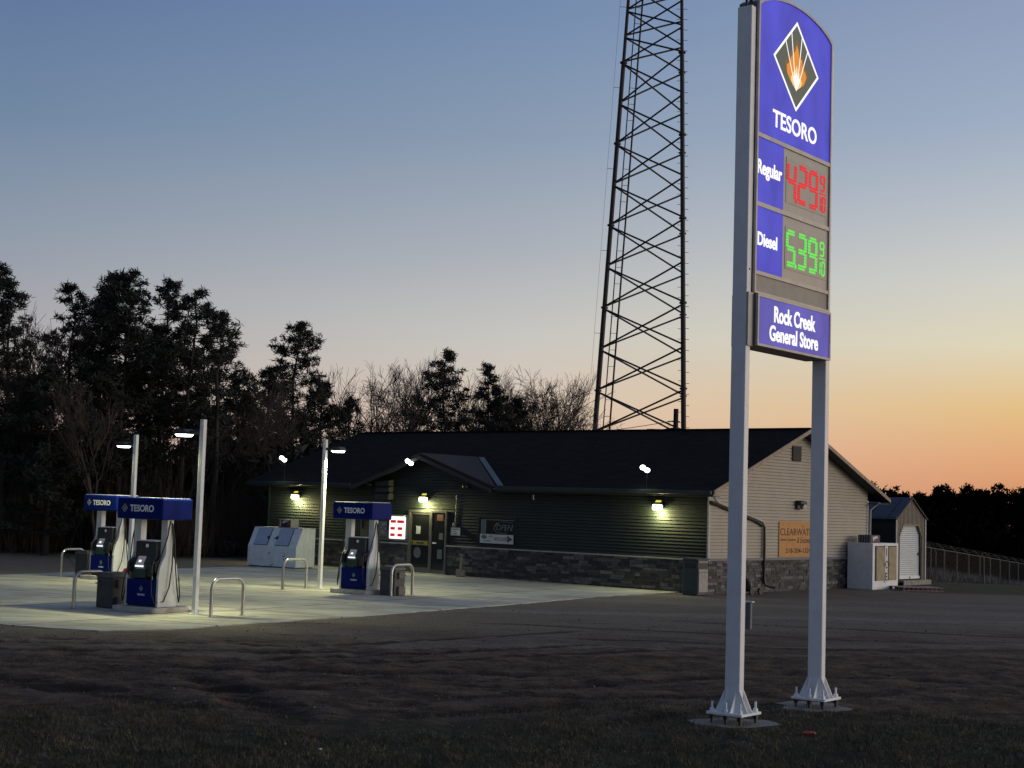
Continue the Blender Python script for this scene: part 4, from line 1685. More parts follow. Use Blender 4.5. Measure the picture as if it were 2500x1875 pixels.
a.path(pts_, 0.012, 6)
a.path([(-7.95, -0.06, 1.88), (-7.7, -0.06, 1.885), (-7.46, -0.06, 1.86)], 0.010, 6)
a.build('open_sign', M['neon_off'], w2)
a = MB()
a.box(-8.84, -7.40, -0.085, -0.0755, 1.17, 1.47)
bn = a.build('banner', M['banner_white'] if 'banner_white' in M else M['paper'], B, label='white banner with a red arrow below the window sign')
a = MB()
a.prism([(-8.20, 1.275), (-7.66, 1.275), (-7.66, 1.21), (-7.42, 1.325), (-7.66, 1.44), (-7.66, 1.37), (-8.20, 1.37)], 'y', -0.0885, -0.0855)
ar = a.build('arrow', M['dark_red'], bn)
a = MB()
fit_text(a, 'OFFSALE', -8.16, -7.64, 1.295, 1.352, -0.089, bold=0.02)
a.build('lettering', M['letter_white'], ar)
a = MB()
P = [(-8.66 + 0.12 * math.cos(k * math.pi / 8), 1.375 + 0.065 * math.sin(k * math.pi / 8)) for k in range(16)]
a.prism(P, 'y', -0.0875, -0.0855)
rnd = random.Random(9)
for k in range(8):
    x = -8.44 + k * 0.018
    a.box(x, x + 0.012, -0.0875, -0.0855, 1.38 + rnd.uniform(-.02, .02), 1.42 + rnd.uniform(-.01, .02))
for k in range(10):
    x = -8.66 + k * 0.03
    a.box(x, x + 0.02, -0.0875, -0.0855, 1.225, 1.25 + rnd.uniform(0, .02))
a.build('emblem', M['meter_grey'], bn)
# wall notice and pipe with dry bulb
a = MB()
a.box(-10.20, -9.78, -0.03, -0.0145, 1.37, 1.63)
nt_ = a.build('wall_notice', M['paper'], B)
a = MB()
for z, w in ((1.57, .26), (1.49, .16), (1.42, .26)):
    for k in range(int(w / 0.035)):
        x = -9.99 - w / 2 + k * 0.035
        a.box(x, x + 0.024, -0.0325, -0.0305, z - 0.012, z + 0.014)
a.build('notice_print', M['ink'], nt_)
a = MB()
a.path([(-10.0, -0.04, 2.72), (-10.0, -0.04, 1.78)], 0.013, 8)
vp = a.build('vent_pipe', M['galv'], B)
a = MB()
a.ball((-10.02, -0.06, 1.72), 0.075, sz=1.1)
a.build('pipe_cover', M['wood_grey'], vp)
a = MB()
a.path([(-6.63, -0.05, 2.79), (-6.63, -0.06, 2.70), (-6.62, -0.03, 2.64)], 0.014, 6)
a.build('cable_stub', M['letter_white'], B)
# louvred hood over the left window
a = MB()
for k, (z0_, z1_) in enumerate(((2.98, 3.20), (2.76, 2.96), (2.50, 2.74))):
    a.prism([(-0.22, z0_ + 0.02), (-0.26, z0_), (-0.26, z1_ - 0.06), (-0.20, z1_), (-0.0155, z1_), (-0.0155, z0_)], 'x', -13.65, -13.0)
a.build('exhaust_hood', M['charcoal'], B)


# wall packs: three lit on the front, added twin lamps above, one dark on the gable
def wall_pack(x):
    t = thing('wall_light', (0, 0, 0), 0)
    t.parent = None
    return t


def to_world(x, y, z):
    a_ = math.radians(-40)
    return (5.92 + x * math.cos(a_) - y * math.sin(a_), 44.30 + x * math.sin(a_) + y * math.cos(a_), z)


M['pack_body'] = mat('pack_body', (0.03, 0.03, 0.03), 0.4)


def front_pack(x, z, label, power):
    t = thing('wall_light', to_world(x, -0.016, z), -40, label, 'wall light', 'lit wall lamps along the store front')
    a = MB()
    a.box(-0.15, 0.15, -0.06, 0.0, -0.02, 0.17)
    a.prism([(-0.06, 0.17), (-0.20, 0.13), (-0.21, 0.09), (-0.06, 0.07)], 'x', -0.16, 0.16)
    a.build('housing', M['pack_body'], t, bevel=0.008)
    a = MB()
    a.prism([(-0.061, 0.068), (-0.20, 0.085), (-0.225, -0.03), (-0.18, -0.09), (-0.061, -0.07)], 'x', -0.145, 0.145)
    a.build('lens', M['pack_lens'], t, bevel=0.02)
    a = MB()
    a.prism([(-0.061, 0.17), (-0.07, 0.21), (-0.14, 0.155)], 'x', -0.09, 0.09)
    a.build('glowing_rim', M['pack_rim'], t)
    l = bpy.data.lights.new('lamp_light', 'POINT')
    l.energy = power
    l.color = (1.0, 0.95, 0.40)
    l.shadow_soft_size = 0.06
    o = bpy.data.objects.new('lamp_light', l)
    COL.objects.link(o)
    o.parent = t
    o.location = (0, -0.20, -0.16)


front_pack(-17.95, 2.50, 'lit yellow wall lamp at the left end of the store front above the freezer', 95)
front_pack(-11.42, 2.54, 'lit yellow wall lamp above the store entrance door', 95)
front_pack(-1.72, 2.52, 'lit yellow wall lamp near the right end of the dark store front', 95)


def flood(x, z, yoff, label, mastz, pw):  # bright twin spots over the eaves, built as added lamps with masts
    t = thing('added_twin_lamp', to_world(x, yoff, z), -40, label, 'added lamp', 'twin white lamps added above the eaves')
    a = MB()
    a.tube((0.0, 0.0, mastz), (0, 0, -0.02), 0.008)
    a.build('mast', M['black'], t)
    for k, (hx, hz_) in enumerate(((-0.085, 0.035), (0.07, -0.045))):
        a = MB()
        a.tube((hx, 0.02, hz_), (hx - 0.01, -0.07, hz_ - 0.02), 0.045, 0.085, n=14)
        hd = a.build('lamp_head', M['black'], t)
        a = MB()
        a.ball((hx - 0.01, -0.078, hz_ - 0.022), 0.088, n=14, m=8, sz=0.85)
        a.build('bulb', M['lamp_lens'], hd)
    spot('lamp_light', t, (0, -0.22, 0), pw, (0.93, 1.0, 0.86), 130, 0.8, 0.08, (math.radians(-38), 0, 0))
    return t


flood(-18.29, 3.92, -0.42, 'added twin white lamp on a short mast above the left end of the eaves', -0.9, 110)
flood(-11.66, 3.83, -0.56, 'added twin white lamp under the peak of the entry gable', 0.02, 110)
flood(-1.95, 3.69, -0.42, 'added twin white lamp on a short mast over the right wall lamp of the store', -0.66, 110)


def cam_light(x, z, label):
    t = thing('security_light', to_world(x, -0.016, z), -40, label, 'security light', 'small unlit lamps under the entry gable')
    a = MB()
    a.box(-0.05, 0.05, -0.05, 0.0, -0.05, 0.05)
    a.build('mount', M['black'], t)
    for hx in (-0.09, 0.09):
        a = MB()
        a.tube((hx * 0.6, -0.04, 0.0), (hx, -0.14, -0.02), 0.03, 0.05, n=12)
        a.build('lamp_head', M['bin_lid'], t)
    return t


cam_light(-9.54, 3.03, 'small unlit twin lamp under the right slope of the entry gable')
cam_light(-14.10, 3.03, 'small unlit twin lamp under the left slope of the entry gable')
gl = thing('wall_light', to_world(0.016, 5.32, 2.74), -40 + 90, 'unlit black wall lamp with pale lens on the beige gable end', 'wall light')
a = MB()
a.box(-0.20, 0.18, -0.10, 0.0, -0.14, 0.14)
a.prism([(-0.10, 0.14), (-0.22, 0.10), (-0.22, 0.02), (-0.10, -0.02)], 'x', -0.20, 0.20)
a.build('housing', M['pack_body'], gl, bevel=0.02)
a = MB()
a.prism([(-0.101, 0.05), (-0.20, 0.015), (-0.17, -0.12), (-0.101, -0.13)], 'x', 0.03, 0.19)
a.build('lens', M['lamp_off'], gl, bevel=0.01)

# orange plywood sign on the gable end
og = thing('plywood_sign', to_world(0.018, 4.10, 1.08), -40 + 90, 'orange plywood sign with hand painted black lettering on the beige wall', 'sign')
a = MB()
a.box(0.0, 2.44, -0.022, 0.0, 0.0, 1.12)
bd = a.build('board', M['plywood_orange'], og)
a = MB()
fit_text(a, 'CLEARWATER', 0.06, 2.32, 0.68, 0.90, -0.0225, bold=0.0, depth=0.003)
fit_text(a, 'Sewer Systems', 0.08, 1.05, 0.48, 0.59, -0.0225, shear=0.2, depth=0.003)
fit_text(a, '& Excavating', 1.12, 2.35, 0.38, 0.62, -0.0225, shear=0.35, depth=0.003)
fit_text(a, '218-204-1324', 0.42, 2.05, 0.12, 0.27, -0.0225, bold=0.012, depth=0.003)
a.path([(1.45, -0.024, 1.0), (1.55, -0.024, 0.95), (1.58, -0.024, 0.88)], 0.006, 5)
a.build('lettering', M['ink'], bd)

# pallet-like frame leaning by the gable wall behind the ice box
# ------------------------------------------------------------------ things round the building
tb = thing('litter_bin', (5.66, 44.80 - 0.85, 0), -40, 'tall square litter bin with tan panel at the right corner of the store front', 'litter bin')
tb.location = (5.52, 43.95, 0)
a = MB()
a.box(-0.27, 0.27, -0.27, 0.27, 0.0, 1.0)
a.build('body', M['trash_green'], tb, bevel=0.03)
a = MB()
a.prism([(-0.285, 1.001), (0.285, 1.001), (0.27, 1.04), (0.18, 1.075), (-0.18, 1.075), (-0.27, 1.04)], 'y', -0.285, 0.285)
a.build('lid', M['trash_green'], tb, bevel=0.015)
a = MB()
a.box(-0.19, 0.19, -0.276, -0.2705, 0.78, 0.93)
a.box(0.2705, 0.276, -0.19, 0.19, 0.78, 0.93)
a.build('opening', M['black'], tb)
a = MB()
a.box(0.2705, 0.29, -0.24, 0.24, 0.10, 0.66)
a.box(0.2705, 0.285, -0.24, 0.24, 0.675, 0.76)
a.box(0.2705, 0.28, -0.24, 0.24, 0.95, 0.99)
a.build('side_panel', M['trash_tan'], tb)

# butt bin (smoking post) by the door
sb = thing('ashtray_post', to_world(-9.35, -0.42, 0.0225), -40, 'concrete footed ashtray post left of the banner window', 'ashtray')
a = MB()
P = [(0.17 * math.cos(k * math.pi / 8), 0.15 * math.sin(k * math.pi / 8)) for k in range(16)]
a.prism(P, 'z', 0, 0.24)
a.build('base', M['wood_grey'], sb, bevel=0.03)
a = MB()
a.tube((0, 0, 0.24), (0.02, 0.02, 0.70), 0.05, 0.035)
a.box(-0.07, 0.09, -0.05, 0.07, 0.70, 0.76)
a.build('stem', M['wood_grey'], sb)

# slant front freezer
fz_rot = -34
fr = thing('ice_freezer', (-7.28, 51.97, 0.022), fz_rot, 'white slant front ice freezer with two bluish doors left of the rear light pole', 'freezer')
fw, fd, fh = 2.28, 0.98, 1.37
pr = [(0.0, 0.03), (fd, 0.03), (fd, fh), (0.32, fh), (0.0, 0.72)]
a = MB()
a.prism(pr, 'x', -fw, 0.0)
fb = a.build('cabinet', M['freezer_white'], fr, bevel=0.012)
a = MB()
a.box(-fw + 0.05, -0.05, 0.05, fd - 0.05, 0.0, 0.03)
a.build('plinth', M['black'], fr)
a = MB()
a.box(-fw - 0.01, 0.01, 0.31, fd + 0.01, fh + 0.001, fh + 0.02)
a.build('top_trim', M['trim_light'], fr)
# sloped doors
dn = Vector((0, -0.65, 0.32)).normalized()
du = Vector((0, 0.32, 0.65)).normalized()
for (xa, xb) in ((-fw + 0.25, -fw + 0.90), (-1.02, -0.38)):
    a = MB()
    o_ = Vector((0, 0.0, 0.72))
    pts0 = []
    for (xx, t_) in ((xa, 0.05), (xb, 0.05), (xb, 0.69), (xa, 0.69)):
        p_ = o_ + du * t_
        pts0.append(Vector((xx, p_.y, p_.z)))
    top = [p_ + dn * 0.022 for p_ in pts0]
    bot = [p_ + dn * 0.001 for p_ in pts0]
    a.faces(bot + top, [(0, 3, 2, 1), (4, 5, 6, 7), (0, 1, 5, 4), (1, 2, 6, 5), (2, 3, 7, 6), (3, 0, 4, 7)])
    dr = a.build('door', M['freezer_door'], fr, bevel=0.004)
    # dark gasket line round right and lower edge
    a = MB()
    for (p_, q_) in ((pts0[0], pts0[1]), (pts0[1], pts0[2])):
        a.tube(p_ + dn * 0.012, q_ + dn * 0.012, 0.013, n=6)
    a.build('gasket', M['black'], dr)
    a = MB()
    lx = xb - 0.03 if xa < -1.2 else xa + 0.02
    c_ = o_ + du * 0.33 + dn * 0.03
    a.box(lx - 0.03, lx + 0.03, c_.y - 0.02, c_.y + 0.01, c_.z - 0.09, c_.z + 0.05)
    if xa > -1.2:
        a.box(lx - 0.14, lx, c_.y - 0.015, c_.y + 0.005, c_.z - 0.03, c_.z + 0.0)
    a.build('latch', M['black'], dr)
a = MB()
a.box(-1.26, -1.225, -0.003, -0.0005, 0.44, 0.53)
a.box(-0.62, -0.54, -0.003, -0.0005, 0.38, 0.41)
a.box(-0.545, -0.52, -0.003, -0.0005, 0.41, 0.50)
a.box(-0.66, -0.56, -0.003, -0.0005, 0.52, 0.53)
a.box(-0.57, -0.545, -0.003, -0.0005, 0.27, 0.33)
a.prism([(-1.20, 0.06), (-1.16, 0.04), (-1.02, 0.13), (-1.03, 0.14), (-1.155, 0.065), (-1.19, 0.09)], 'y', -0.003, -0.0005)
a.build('scuff', M['black'], fb)
# carton on the freezer
ct = thing('drink_carton', (0, 0, 0), fz_rot, 'red and black drink carton standing on top of the white slant freezer', 'carton')
a_ = math.radians(fz_rot)
lx_, ly_ = -1.18, 0.36
ct.location = (-7.28 + lx_ * math.cos(a_) - ly_ * math.sin(a_), 51.97 + lx_ * math.sin(a_) + ly_ * math.cos(a_), 0.022 + fh + 0.0215)
a = MB()
a.box(0, 0.56, 0, 0.42, 0, 0.28)
cbx = a.build('box', M['card_yellow'], ct)
a = MB()
a.box(0.0, 0.555, -0.006, -0.0005, 0.01, 0.26)
fc = a.build('front_print', M['black'], cbx)
a = MB()
a.box(0.0, 0.12, -0.009, -0.0065, 0.02, 0.25)
a.box(0.40, 0.55, -0.009, -0.0065, 0.09, 0.21)
a.build('red_stripe', M['red_paint'], fc)
a = MB()
a.prism([(0.03, 0.06), (0.08, 0.13), (0.05, 0.2), (0.1, 0.24), (0.1, 0.04)], 'y', -0.011, -0.0095)
a.prism([(0.17, 0.15), (0.24, 0.15), (0.5, 0.25), (0.2, 0.24)], 'y', -0.009, -0.0065)
a.build('white_mark', M['paper'], fc)

# ice merchandiser by the gable wall
ib = thing('ice_box', to_world(0.09, 8.60, 0.0), -40 + 90, 'tall white ice box with two tan door panels beside the beige gable wall', 'ice box')
# local x runs along the wall away from camera, y into the wall
a = MB()
a.box(0.0, 1.92, -0.93, 0.0, 0.0, 1.55)
ic = a.build('cabinet', M['ice_white'] if 'ice_white' in M else M['freezer_white'], ib, bevel=0.012)
for (xa, xb) in ((0.22, 0.83), (1.14, 1.75)):
    a = MB()
    a.box(xa, xb, -0.965, -0.9305, 0.30, 1.42)
    dr = a.build('door', M['rust_tan'], ib, bevel=0.02)
    a = MB()
    a.box(xa - 0.05, xa - 0.003, -0.955, -0.931, 0.29, 1.46)
    a.box(xa - 0.05, xb, -0.955, -0.931, 1.425, 1.46)
    a.build('gasket', M['black'], dr)
a = MB()
a.box(0.86, 1.07, -0.96, -0.931, 0.24, 1.50)
mp_ = a.build('centre_post', M['white_panel'], ib)
a = MB()
fit_text(a, 'I', 0.94, 0.985, 1.12, 1.38, -0.9605, bold=0.02)
fit_text(a, 'C', 0.885, 1.035, 0.70, 0.96, -0.9605, bold=0.01)
fit_text(a, 'E', 0.885, 1.02, 0.30, 0.56, -0.9605, bold=0.02)
a.build('lettering', M['ink'], mp_)
a = MB()
for k in range(2):
    a.path([(0.80 + k * 0.32, -0.975, 0.80), (0.78 + k * 0.32, -1.0, 0.84), (0.80 + k * 0.32, -0.975, 0.90)], 0.01, 6)
a.build('handle', M['black'], ib)
cu = thing('compressor_box', to_world(0.0, 0, 0), 50, 'dark slatted cooling unit sitting on top of the white ice box', 'cooling unit')
cu.location = (*to_world(0.30, 8.95, 0)[:2], 1.551)
a = MB()
a.box(0.0, 0.70, -0.46, 0.0, 0.0, 0.26)
cbx = a.build('casing', M['shed_roof'], cu)
a = MB()
for k in range(5):
    a.box(-0.004, -0.0005, -0.43 + k * 0.09, -0.41 + k * 0.09, 0.02, 0.24)
a.build('slat', M['galv'], cbx)
a = MB()
a.prism([(0.15, 0.20), (0.5, 0.24), (0.55, 0.16), (0.3, 0.12), (0.2, 0.04)], 'y', -0.464, -0.4605)
a.build('bag_mark', M['paper'], cbx)

# garden shed
sh = thing('storage_shed', (14.05, 54.35, 0.0), 50, 'small metal storage shed with white roll up door right of the store', 'shed')
# local x away along its front, y into the shed
SW, SH, SPK, SDp = 2.42, 2.45, 3.15, 3.6
z0_ = 0.16
op = [(0.30, z0_ + 0.05), (0.42, 1.75), (0.68, 2.15), (1.74, 2.15), (2.0, 1.75), (2.0, z0_ + 0.05)]
a = MB()


def shed_top(x):
    return SH + (SPK - SH) * (1 - abs(x - SW / 2) / (SW / 2))


def open_top(x):
    if x < 0.28 or x > 2.14:
        return None
    if x < 0.58:
        return 1.75 + (x - 0.28) / 0.30 * 0.4
    if x > 1.84:
        return 2.15 - (x - 1.84) / 0.30 * 0.4
    return 2.15


# vertical ribbed cladding round the door
step = 0.055
x = 0.0
k = 0
while x < SW - 1e-4:
    xe = min(x + step, SW)
    o_ = 0.022 if k % 2 else 0.0
    zb0 = open_top(x + 1e-4) or z0_
    zb1 = open_top(xe - 1e-4) or z0_
    ta, tb_ = shed_top(x), shed_top(xe)
    a.faces([(x, -o_, zb0), (xe, -o_, zb1), (xe, -o_, tb_), (x, -o_, ta), (x, 0.02, zb0), (xe, 0.02, zb1), (xe, 0.02, tb_), (x, 0.02, ta)],
            [(0, 1, 2, 3), (0, 3, 7, 4), (1, 5, 6, 2), (0, 4, 5, 1)])
    x = xe
    k += 1
a.build('front_wall', M['shed_tan'], sh)
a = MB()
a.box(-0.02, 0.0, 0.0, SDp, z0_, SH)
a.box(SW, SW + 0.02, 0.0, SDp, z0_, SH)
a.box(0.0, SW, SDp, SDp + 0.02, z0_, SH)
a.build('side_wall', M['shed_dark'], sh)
a = MB()
a.box(-0.05, 0.03, -0.05, -0.023, z0_, SH)
a.box(SW - 0.03, SW + 0.05, -0.05, -0.023, z0_, SH)
a.build('corner_trim', M['trim_light'], sh)
a = MB()
for sx in (0, 1):
    xa = -0.12 if sx == 0 else SW + 0.12
    za = SH - 0.07
    xm = SW / 2
    top = [(xa, -0.10, za), (xm, -0.10, SPK + 0.03), (xm, SDp + .1, SPK + 0.03), (xa, SDp + .1, za)]
    bot = [(p_[0], p_[1], p_[2] - 0.035) for p_ in top]
    a.faces(top + bot, [(0, 1, 2, 3), (7, 6, 5, 4), (0, 4, 5, 1), (1, 5, 6, 2), (2, 6, 7, 3), (3, 7, 4, 0)])
for k in range(5):
    yy = 0.3 + k * 0.75
    a.prism([(-0.12, SH - 0.069), (SW / 2, SPK + 0.031), (SW / 2, SPK + 0.045), (-0.12, SH - 0.05)], 'y', yy, yy + 0.03)
a.build('roof', M['shed_roof'], sh)
# roll up door
a = MB()
z = 0.30
while z < 2.12:
    a.face([(0.26, 0.06, z), (2.16, 0.06, z), (2.16, 0.085, z + 0.035), (0.26, 0.085, z + 0.035)])
    a.face([(0.26, 0.085, z + 0.035), (2.16, 0.085, z + 0.035), (2.16, 0.06, z + 0.075), (0.26, 0.06, z + 0.075)])
    z += 0.075
rd = a.build('roll_up_door', M['white_panel'], sh)
a = MB()
a.box(0.27, 2.15, 0.03, 0.058, 0.20, 0.30)
a.build('bottom_bar', M['letter_white'], rd)
a = MB()
a.tube((1.25, 0.0, 0.25), (1.25, 0.029, 0.25), 0.03)
a.box(1.98, 2.08, 0.03, 0.058, 1.05, 1.15)
a.build('lock', M['black'], rd)
a = MB()
a.prism([(0.28, 1.75), (0.58, 2.15), (0.58, 2.19), (0.24, 1.75)], 'y', -0.04, -0.0225)
a.prism([(2.14, 1.75), (1.84, 2.15), (1.84, 2.19), (2.18, 1.75)], 'y', -0.04, -0.0225)
a.box(0.58, 1.84, -0.04, -0.0225, 2.15, 2.19)
a.box(0.24, 0.28, -0.04, -0.0225, 0.2, 1.75)
a.box(2.14, 2.18, -0.04, -0.0225, 0.2, 1.75)
a.build('door_trim', M['shed_tan'], sh)
a = MB()
a.box(0.0, 2.3, -0.34, -0.06, 0.10, 0.17)
a.box(0.0, 2.3, -0.34, -0.30, 0.0, 0.0999)
a.build('step_board', M['wood_grey'], sh)
a = MB()
a.box(-0.02, SW + 0.02, 0.0, SDp, 0.03, 0.159)
a.build('skid', M['wood_dark'], sh)

# pallet on the ground
pl_ = thing('wooden_pallet', (13.15, 50.75, 0.0), 12, 'weathered pallet with red painted blocks lying in front of the shed', 'pallet')
a = MB()
for k in range(9):
    x = 0.02 + k * 0.165
    a.box(x, x + 0.13, -0.5, 0.5, 0.10, 0.12)
a.build('deck', M['pallet'], pl_)
a = MB()
for yy in (-0.48, 0.0, 0.44):
    for k in range(9):
        x = 0.03 + k * 0.165
        a.box(x, x + 0.06, yy, yy + 0.06, 0.02, 0.0999)
a.build('block', M['dark_red'], pl_)
a = MB()
for yy in (-0.5, -0.02, 0.42):
    a.box(0.0, 1.5, yy, yy + 0.09, 0.0, 0.0199)
a.build('runner', M['pallet'], pl_)

# push mower by the gable corner
mw = thing('push_mower', (6.75, 44.75, 0.0), 44, 'black push mower parked against the stone base of the gable end', 'mower')
a = MB()
a.path([(0.62, -0.22, 0.20), (0.05, -0.20, 0.92), (-0.02, -0.12, 0.98), (-0.02, 0.12, 0.98), (0.05, 0.20, 0.92), (0.62, 0.22, 0.20)], 0.016, 8)
a.build('handle', M['black'], mw)
a = MB()
a.prism([(0.50, 0.09), (1.05, 0.09), (1.10, 0.16), (1.0, 0.23), (0.55, 0.23), (0.46, 0.16)], 'y', -0.24, 0.24)
a.build('deck', M['black'], mw, bevel=0.02)
a = MB()
a.tube((0.78, 0, 0.23), (0.78, 0, 0.40), 0.12, 0.11, n=14)
a.box(0.66, 0.90, -0.10, 0.14, 0.40, 0.46)
a.build('engine', M['charcoal'], mw)
for wx in (0.55, 1.0):
    for wy in (-0.27, 0.27):
        a = MB()
        a.tube((wx, wy - 0.025, 0.10), (wx, wy + 0.025, 0.10), 0.10, n=16)
        a.build('wheel', M['black_rubber'], mw)


# ------------------------------------------------------------------ picnic tables under the trees
def picnic(loc, rot, label):
    t = thing('picnic_table', loc, rot, label, 'picnic table', 'picnic tables at the edge of the trees')
    a = MB()
    for k in range(5):
        a.box(-1.0, 1.0, -0.38 + k * 0.155, -0.25 + k * 0.155, 0.72, 0.76)
    a.build('table_top', M['wood_grey'], t)
    for sy in (-1, 1):
        a = MB()
        a.box(-1.0, 1.0, sy * 0.70 - 0.13, sy * 0.70 + 0.13, 0.42, 0.46)
        a.build('bench_seat', M['wood_grey'], t)
    for sx in (-0.75, 0.75):
        a = MB()
        for sy in (-1, 1):
            a.tube((sx, sy * 0.60, 0.0), (sx, sy * 0.22, 0.72), 0.045, n=4, smooth=False)
        a.box(sx - 0.04, sx + 0.04, -0.75, 0.75, 0.36, 0.4199)
        a.build('leg', M['wood_dark'], t)
    return t


picnic((-12.9, 61.4, 0), 4, 'weathered wooden picnic table seen right of the nearest pump')
picnic((-15.5, 60.5, 0), -3, 'weathered wooden picnic table seen between the two left pumps')
ct = thing('garden_cart', (-11.3, 60.8, 0), 8, 'dark two wheeled cart beside the picnic table near the freezer', 'cart')
a = MB()
a.box(-0.45, 0.35, -0.3, 0.3, 0.40, 0.62)
a.build('tray', M['wood_dark'], ct)
for sy in (-0.36, 0.36):
    a = MB()
    pts_ = [(0.28 * math.cos(k * math.pi / 10), sy, 0.34 + 0.28 * math.sin(k * math.pi / 10)) for k in range(21)]
    a.path(pts_, 0.02, 6)
    for k in range(4):
        an = k * math.pi / 4
        a.tube((0.27 * math.cos(an), sy, 0.34 + 0.27 * math.sin(an)), (-0.27 * math.cos(an), sy, 0.34 - 0.27 * math.sin(an)), 0.01, n=5)
    a.build('wheel', M['meter_grey'], ct)
a = MB()
a.path([(0.35, 0, 0.5), (0.8, 0, 0.42), (1.05, 0, 0.50)], 0.02, 6)
a.build('handle', M['meter_grey'], ct)

# ------------------------------------------------------------------ litter in the grass
for (x, y, s, mt, nm, lb, ct_) in ((3.42, 16.87, 0.055, 'red_paint', 'crushed_can', 'crumpled red wrapper lying in the foreground grass', 'litter'),
                                   (-1.75, 14.75, 0.022, 'paper', 'paper_scrap', 'tiny white scrap lying in the grass bottom centre', 'litter')):
    t = MB()
    rnd = random.Random(int(x * 10))
    for k in range(5):
        cx, cy = x + rnd.uniform(-s, s), y + rnd.uniform(-s, s) * .7
        t.ball((cx, cy, 0.03 + ground_z(x, y)), s * rnd.uniform(.5, .9), n=5, m=4, sz=0.45)
    tag(t.build(nm, M[mt]), lb, ct_)

# ------------------------------------------------------------------ lattice tower
TW = thing('radio_tower', (10.78, 112.4, 0), 0, 'tall three legged steel lattice radio tower rising behind the store', 'tower')


def tleg(i, z):
    R_ = 4.86 - 0.0512 * z
    b_ = math.radians(-83.4 - 120 * i)
    return Vector((R_ * math.sin(b_), R_ * math.cos(b_), z))


ZT = 47.0
for i in range(3):
    a = MB()
    a.tube(tleg(i, 0), tleg(i, 17.6), 0.20, 0.19, n=10)
    a.tube(tleg(i, 17.6), tleg(i, 36.6), 0.18, 0.17, n=10)
    a.tube(tleg(i, 36.6), tleg(i, ZT), 0.135, 0.12, n=10)
    lg = a.build('leg', M['tower_steel'], TW)
    zz = 17.6 - 6.34 * 2
    while zz < ZT:
        a = MB()
        a.tube(tleg(i, zz - 0.05), tleg(i, zz + 0.07), 0.28, n=12, smooth=False)
        a.build('flange', M['tower_steel'], lg)
        zz += 6.34
nodes = []
z = 17.6 - 3.17 * 5
while z < 36.5:
    nodes.append(z)
    z += 3.17
while z < ZT:
    nodes.append(z)
    z += 2.07
for i in range(3):
    j = (i + 1) % 3
    a = MB()
    for k in range(len(nodes) - 1):
        za, zb = nodes[k] + 0.1, nodes[k + 1] - 0.1
        r_ = 0.072
        a.tube(tleg(i, za), tleg(j, zb), r_, n=5)
        a.tube(tleg(j, za), tleg(i, zb), r_, n=5)
        if k % 2 == 0 and k > 8:
            pass
    a.build('bracing', M['tower_steel'], TW)
for i in (1, 2):
    z = 7.6
    while z < ZT - 1:
        p_ = tleg(i, z)
        s_ = 1 if i == 1 else -1
        a = MB()
        a.tube(p_, p_ + Vector((0.42 * s_, 0.0, 0)), 0.02, n=5)
        a.build('step_bolt', M['tower_steel'], TW)
        z += 0.81
# ladder inside the left leg
a = MB()
off0, off1 = Vector((0.62, 0.25, 0)), Vector((1.12, 0.35, 0))
a.tube(tleg(0, 2) + off0, tleg(0, ZT) + off0, 0.045, n=6)
a.tube(tleg(0, 2) + off1, tleg(0, ZT) + off1, 0.07, n=6)
lad = a.build('ladder', M['tower_steel'], TW)
z = 3.0
while z < ZT:
    a = MB()
    a.tube(tleg(0, z) + off0, tleg(0, z) + off1, 0.022, n=4)
    a.build('rung', M['tower_steel'], lad)
    z += 1.27
a = MB()
a.tube(tleg(0, 2) + Vector((-0.62, -0.1, 0)), tleg(0, ZT) + Vector((-0.62, -.1, 0)), 0.012, n=4)
z = 9.3
while z < ZT:
    a.tube(tleg(0, z) + Vector((-0.62, -0.1, 0)), tleg(0, z) + Vector((-0.1, 0, 0)), 0.02, n=4)
    z += 6.34
a.build('safety_cable', M['tower_steel'], TW)
for i in range(3):
    a = MB()
    p_ = tleg(i, 0)
    a.cbox(p_.x, p_.y, -0.1, 1.1, 1.1, 0.5)
    a.build('footing', M['concrete_foot'], TW)

# utility pole and lines behind the store
up = thing('utility_pole', (11.0, 100.0, 0), 0, 'dark wooden utility pole with crossarm just above the store ridge beside the tower leg', 'utility pole')
a = MB()
a.tube((0, 0, 0), (0.05, 0, 9.2), 0.20, 0.17, n=10)
a.build('pole', M['bark'], up)
a = MB()
a.tube((-0.5, 0, 8.35), (0.32, 0, 8.35), 0.04, n=5)
a.path([(-0.42, 0, 8.35), (-0.40, 0, 8.2), (-0.42, 0, 8.0)], 0.02, 5)
a.build('crossarm', M['bark'], up)
a = MB()
a.path([(-0.1, 0, 7.9), (-0.9, -0.1, 7.75), (-1.9, -.1, 7.75)], 0.05, 6)
a.tube((-1.7, -.1, 7.72), (-0.8, -.1, 7.72), 0.09, n=8)
a.build('service_mast', M['bark'], up)


def wire(p, q, sag, label, r=0.022):
    m_ = MB()
    p, q = Vector(p), Vector(q)
    pts_ = []
    for k in range(25):
        t_ = k / 24.0
        v_ = p.lerp(q, t_)
        v_.z -= sag * 4 * t_ * (1 - t_)
        pts_.append(v_)
    m_.path(pts_, r, 5)
    o = m_.build('power_line', M['black'])
    tag(o, label, 'power line', 'overhead wires behind the store')
    return o


wire((10.9, 100, 8.4), (-12.5, 92, 7.0), 1.0, 'upper overhead wire running left from the utility pole behind the bare trees')
wire((-12.5, 92, 7.0), (-24, 74, 7.0), 0.5, 'overhead wire crossing behind the tall pines at left')


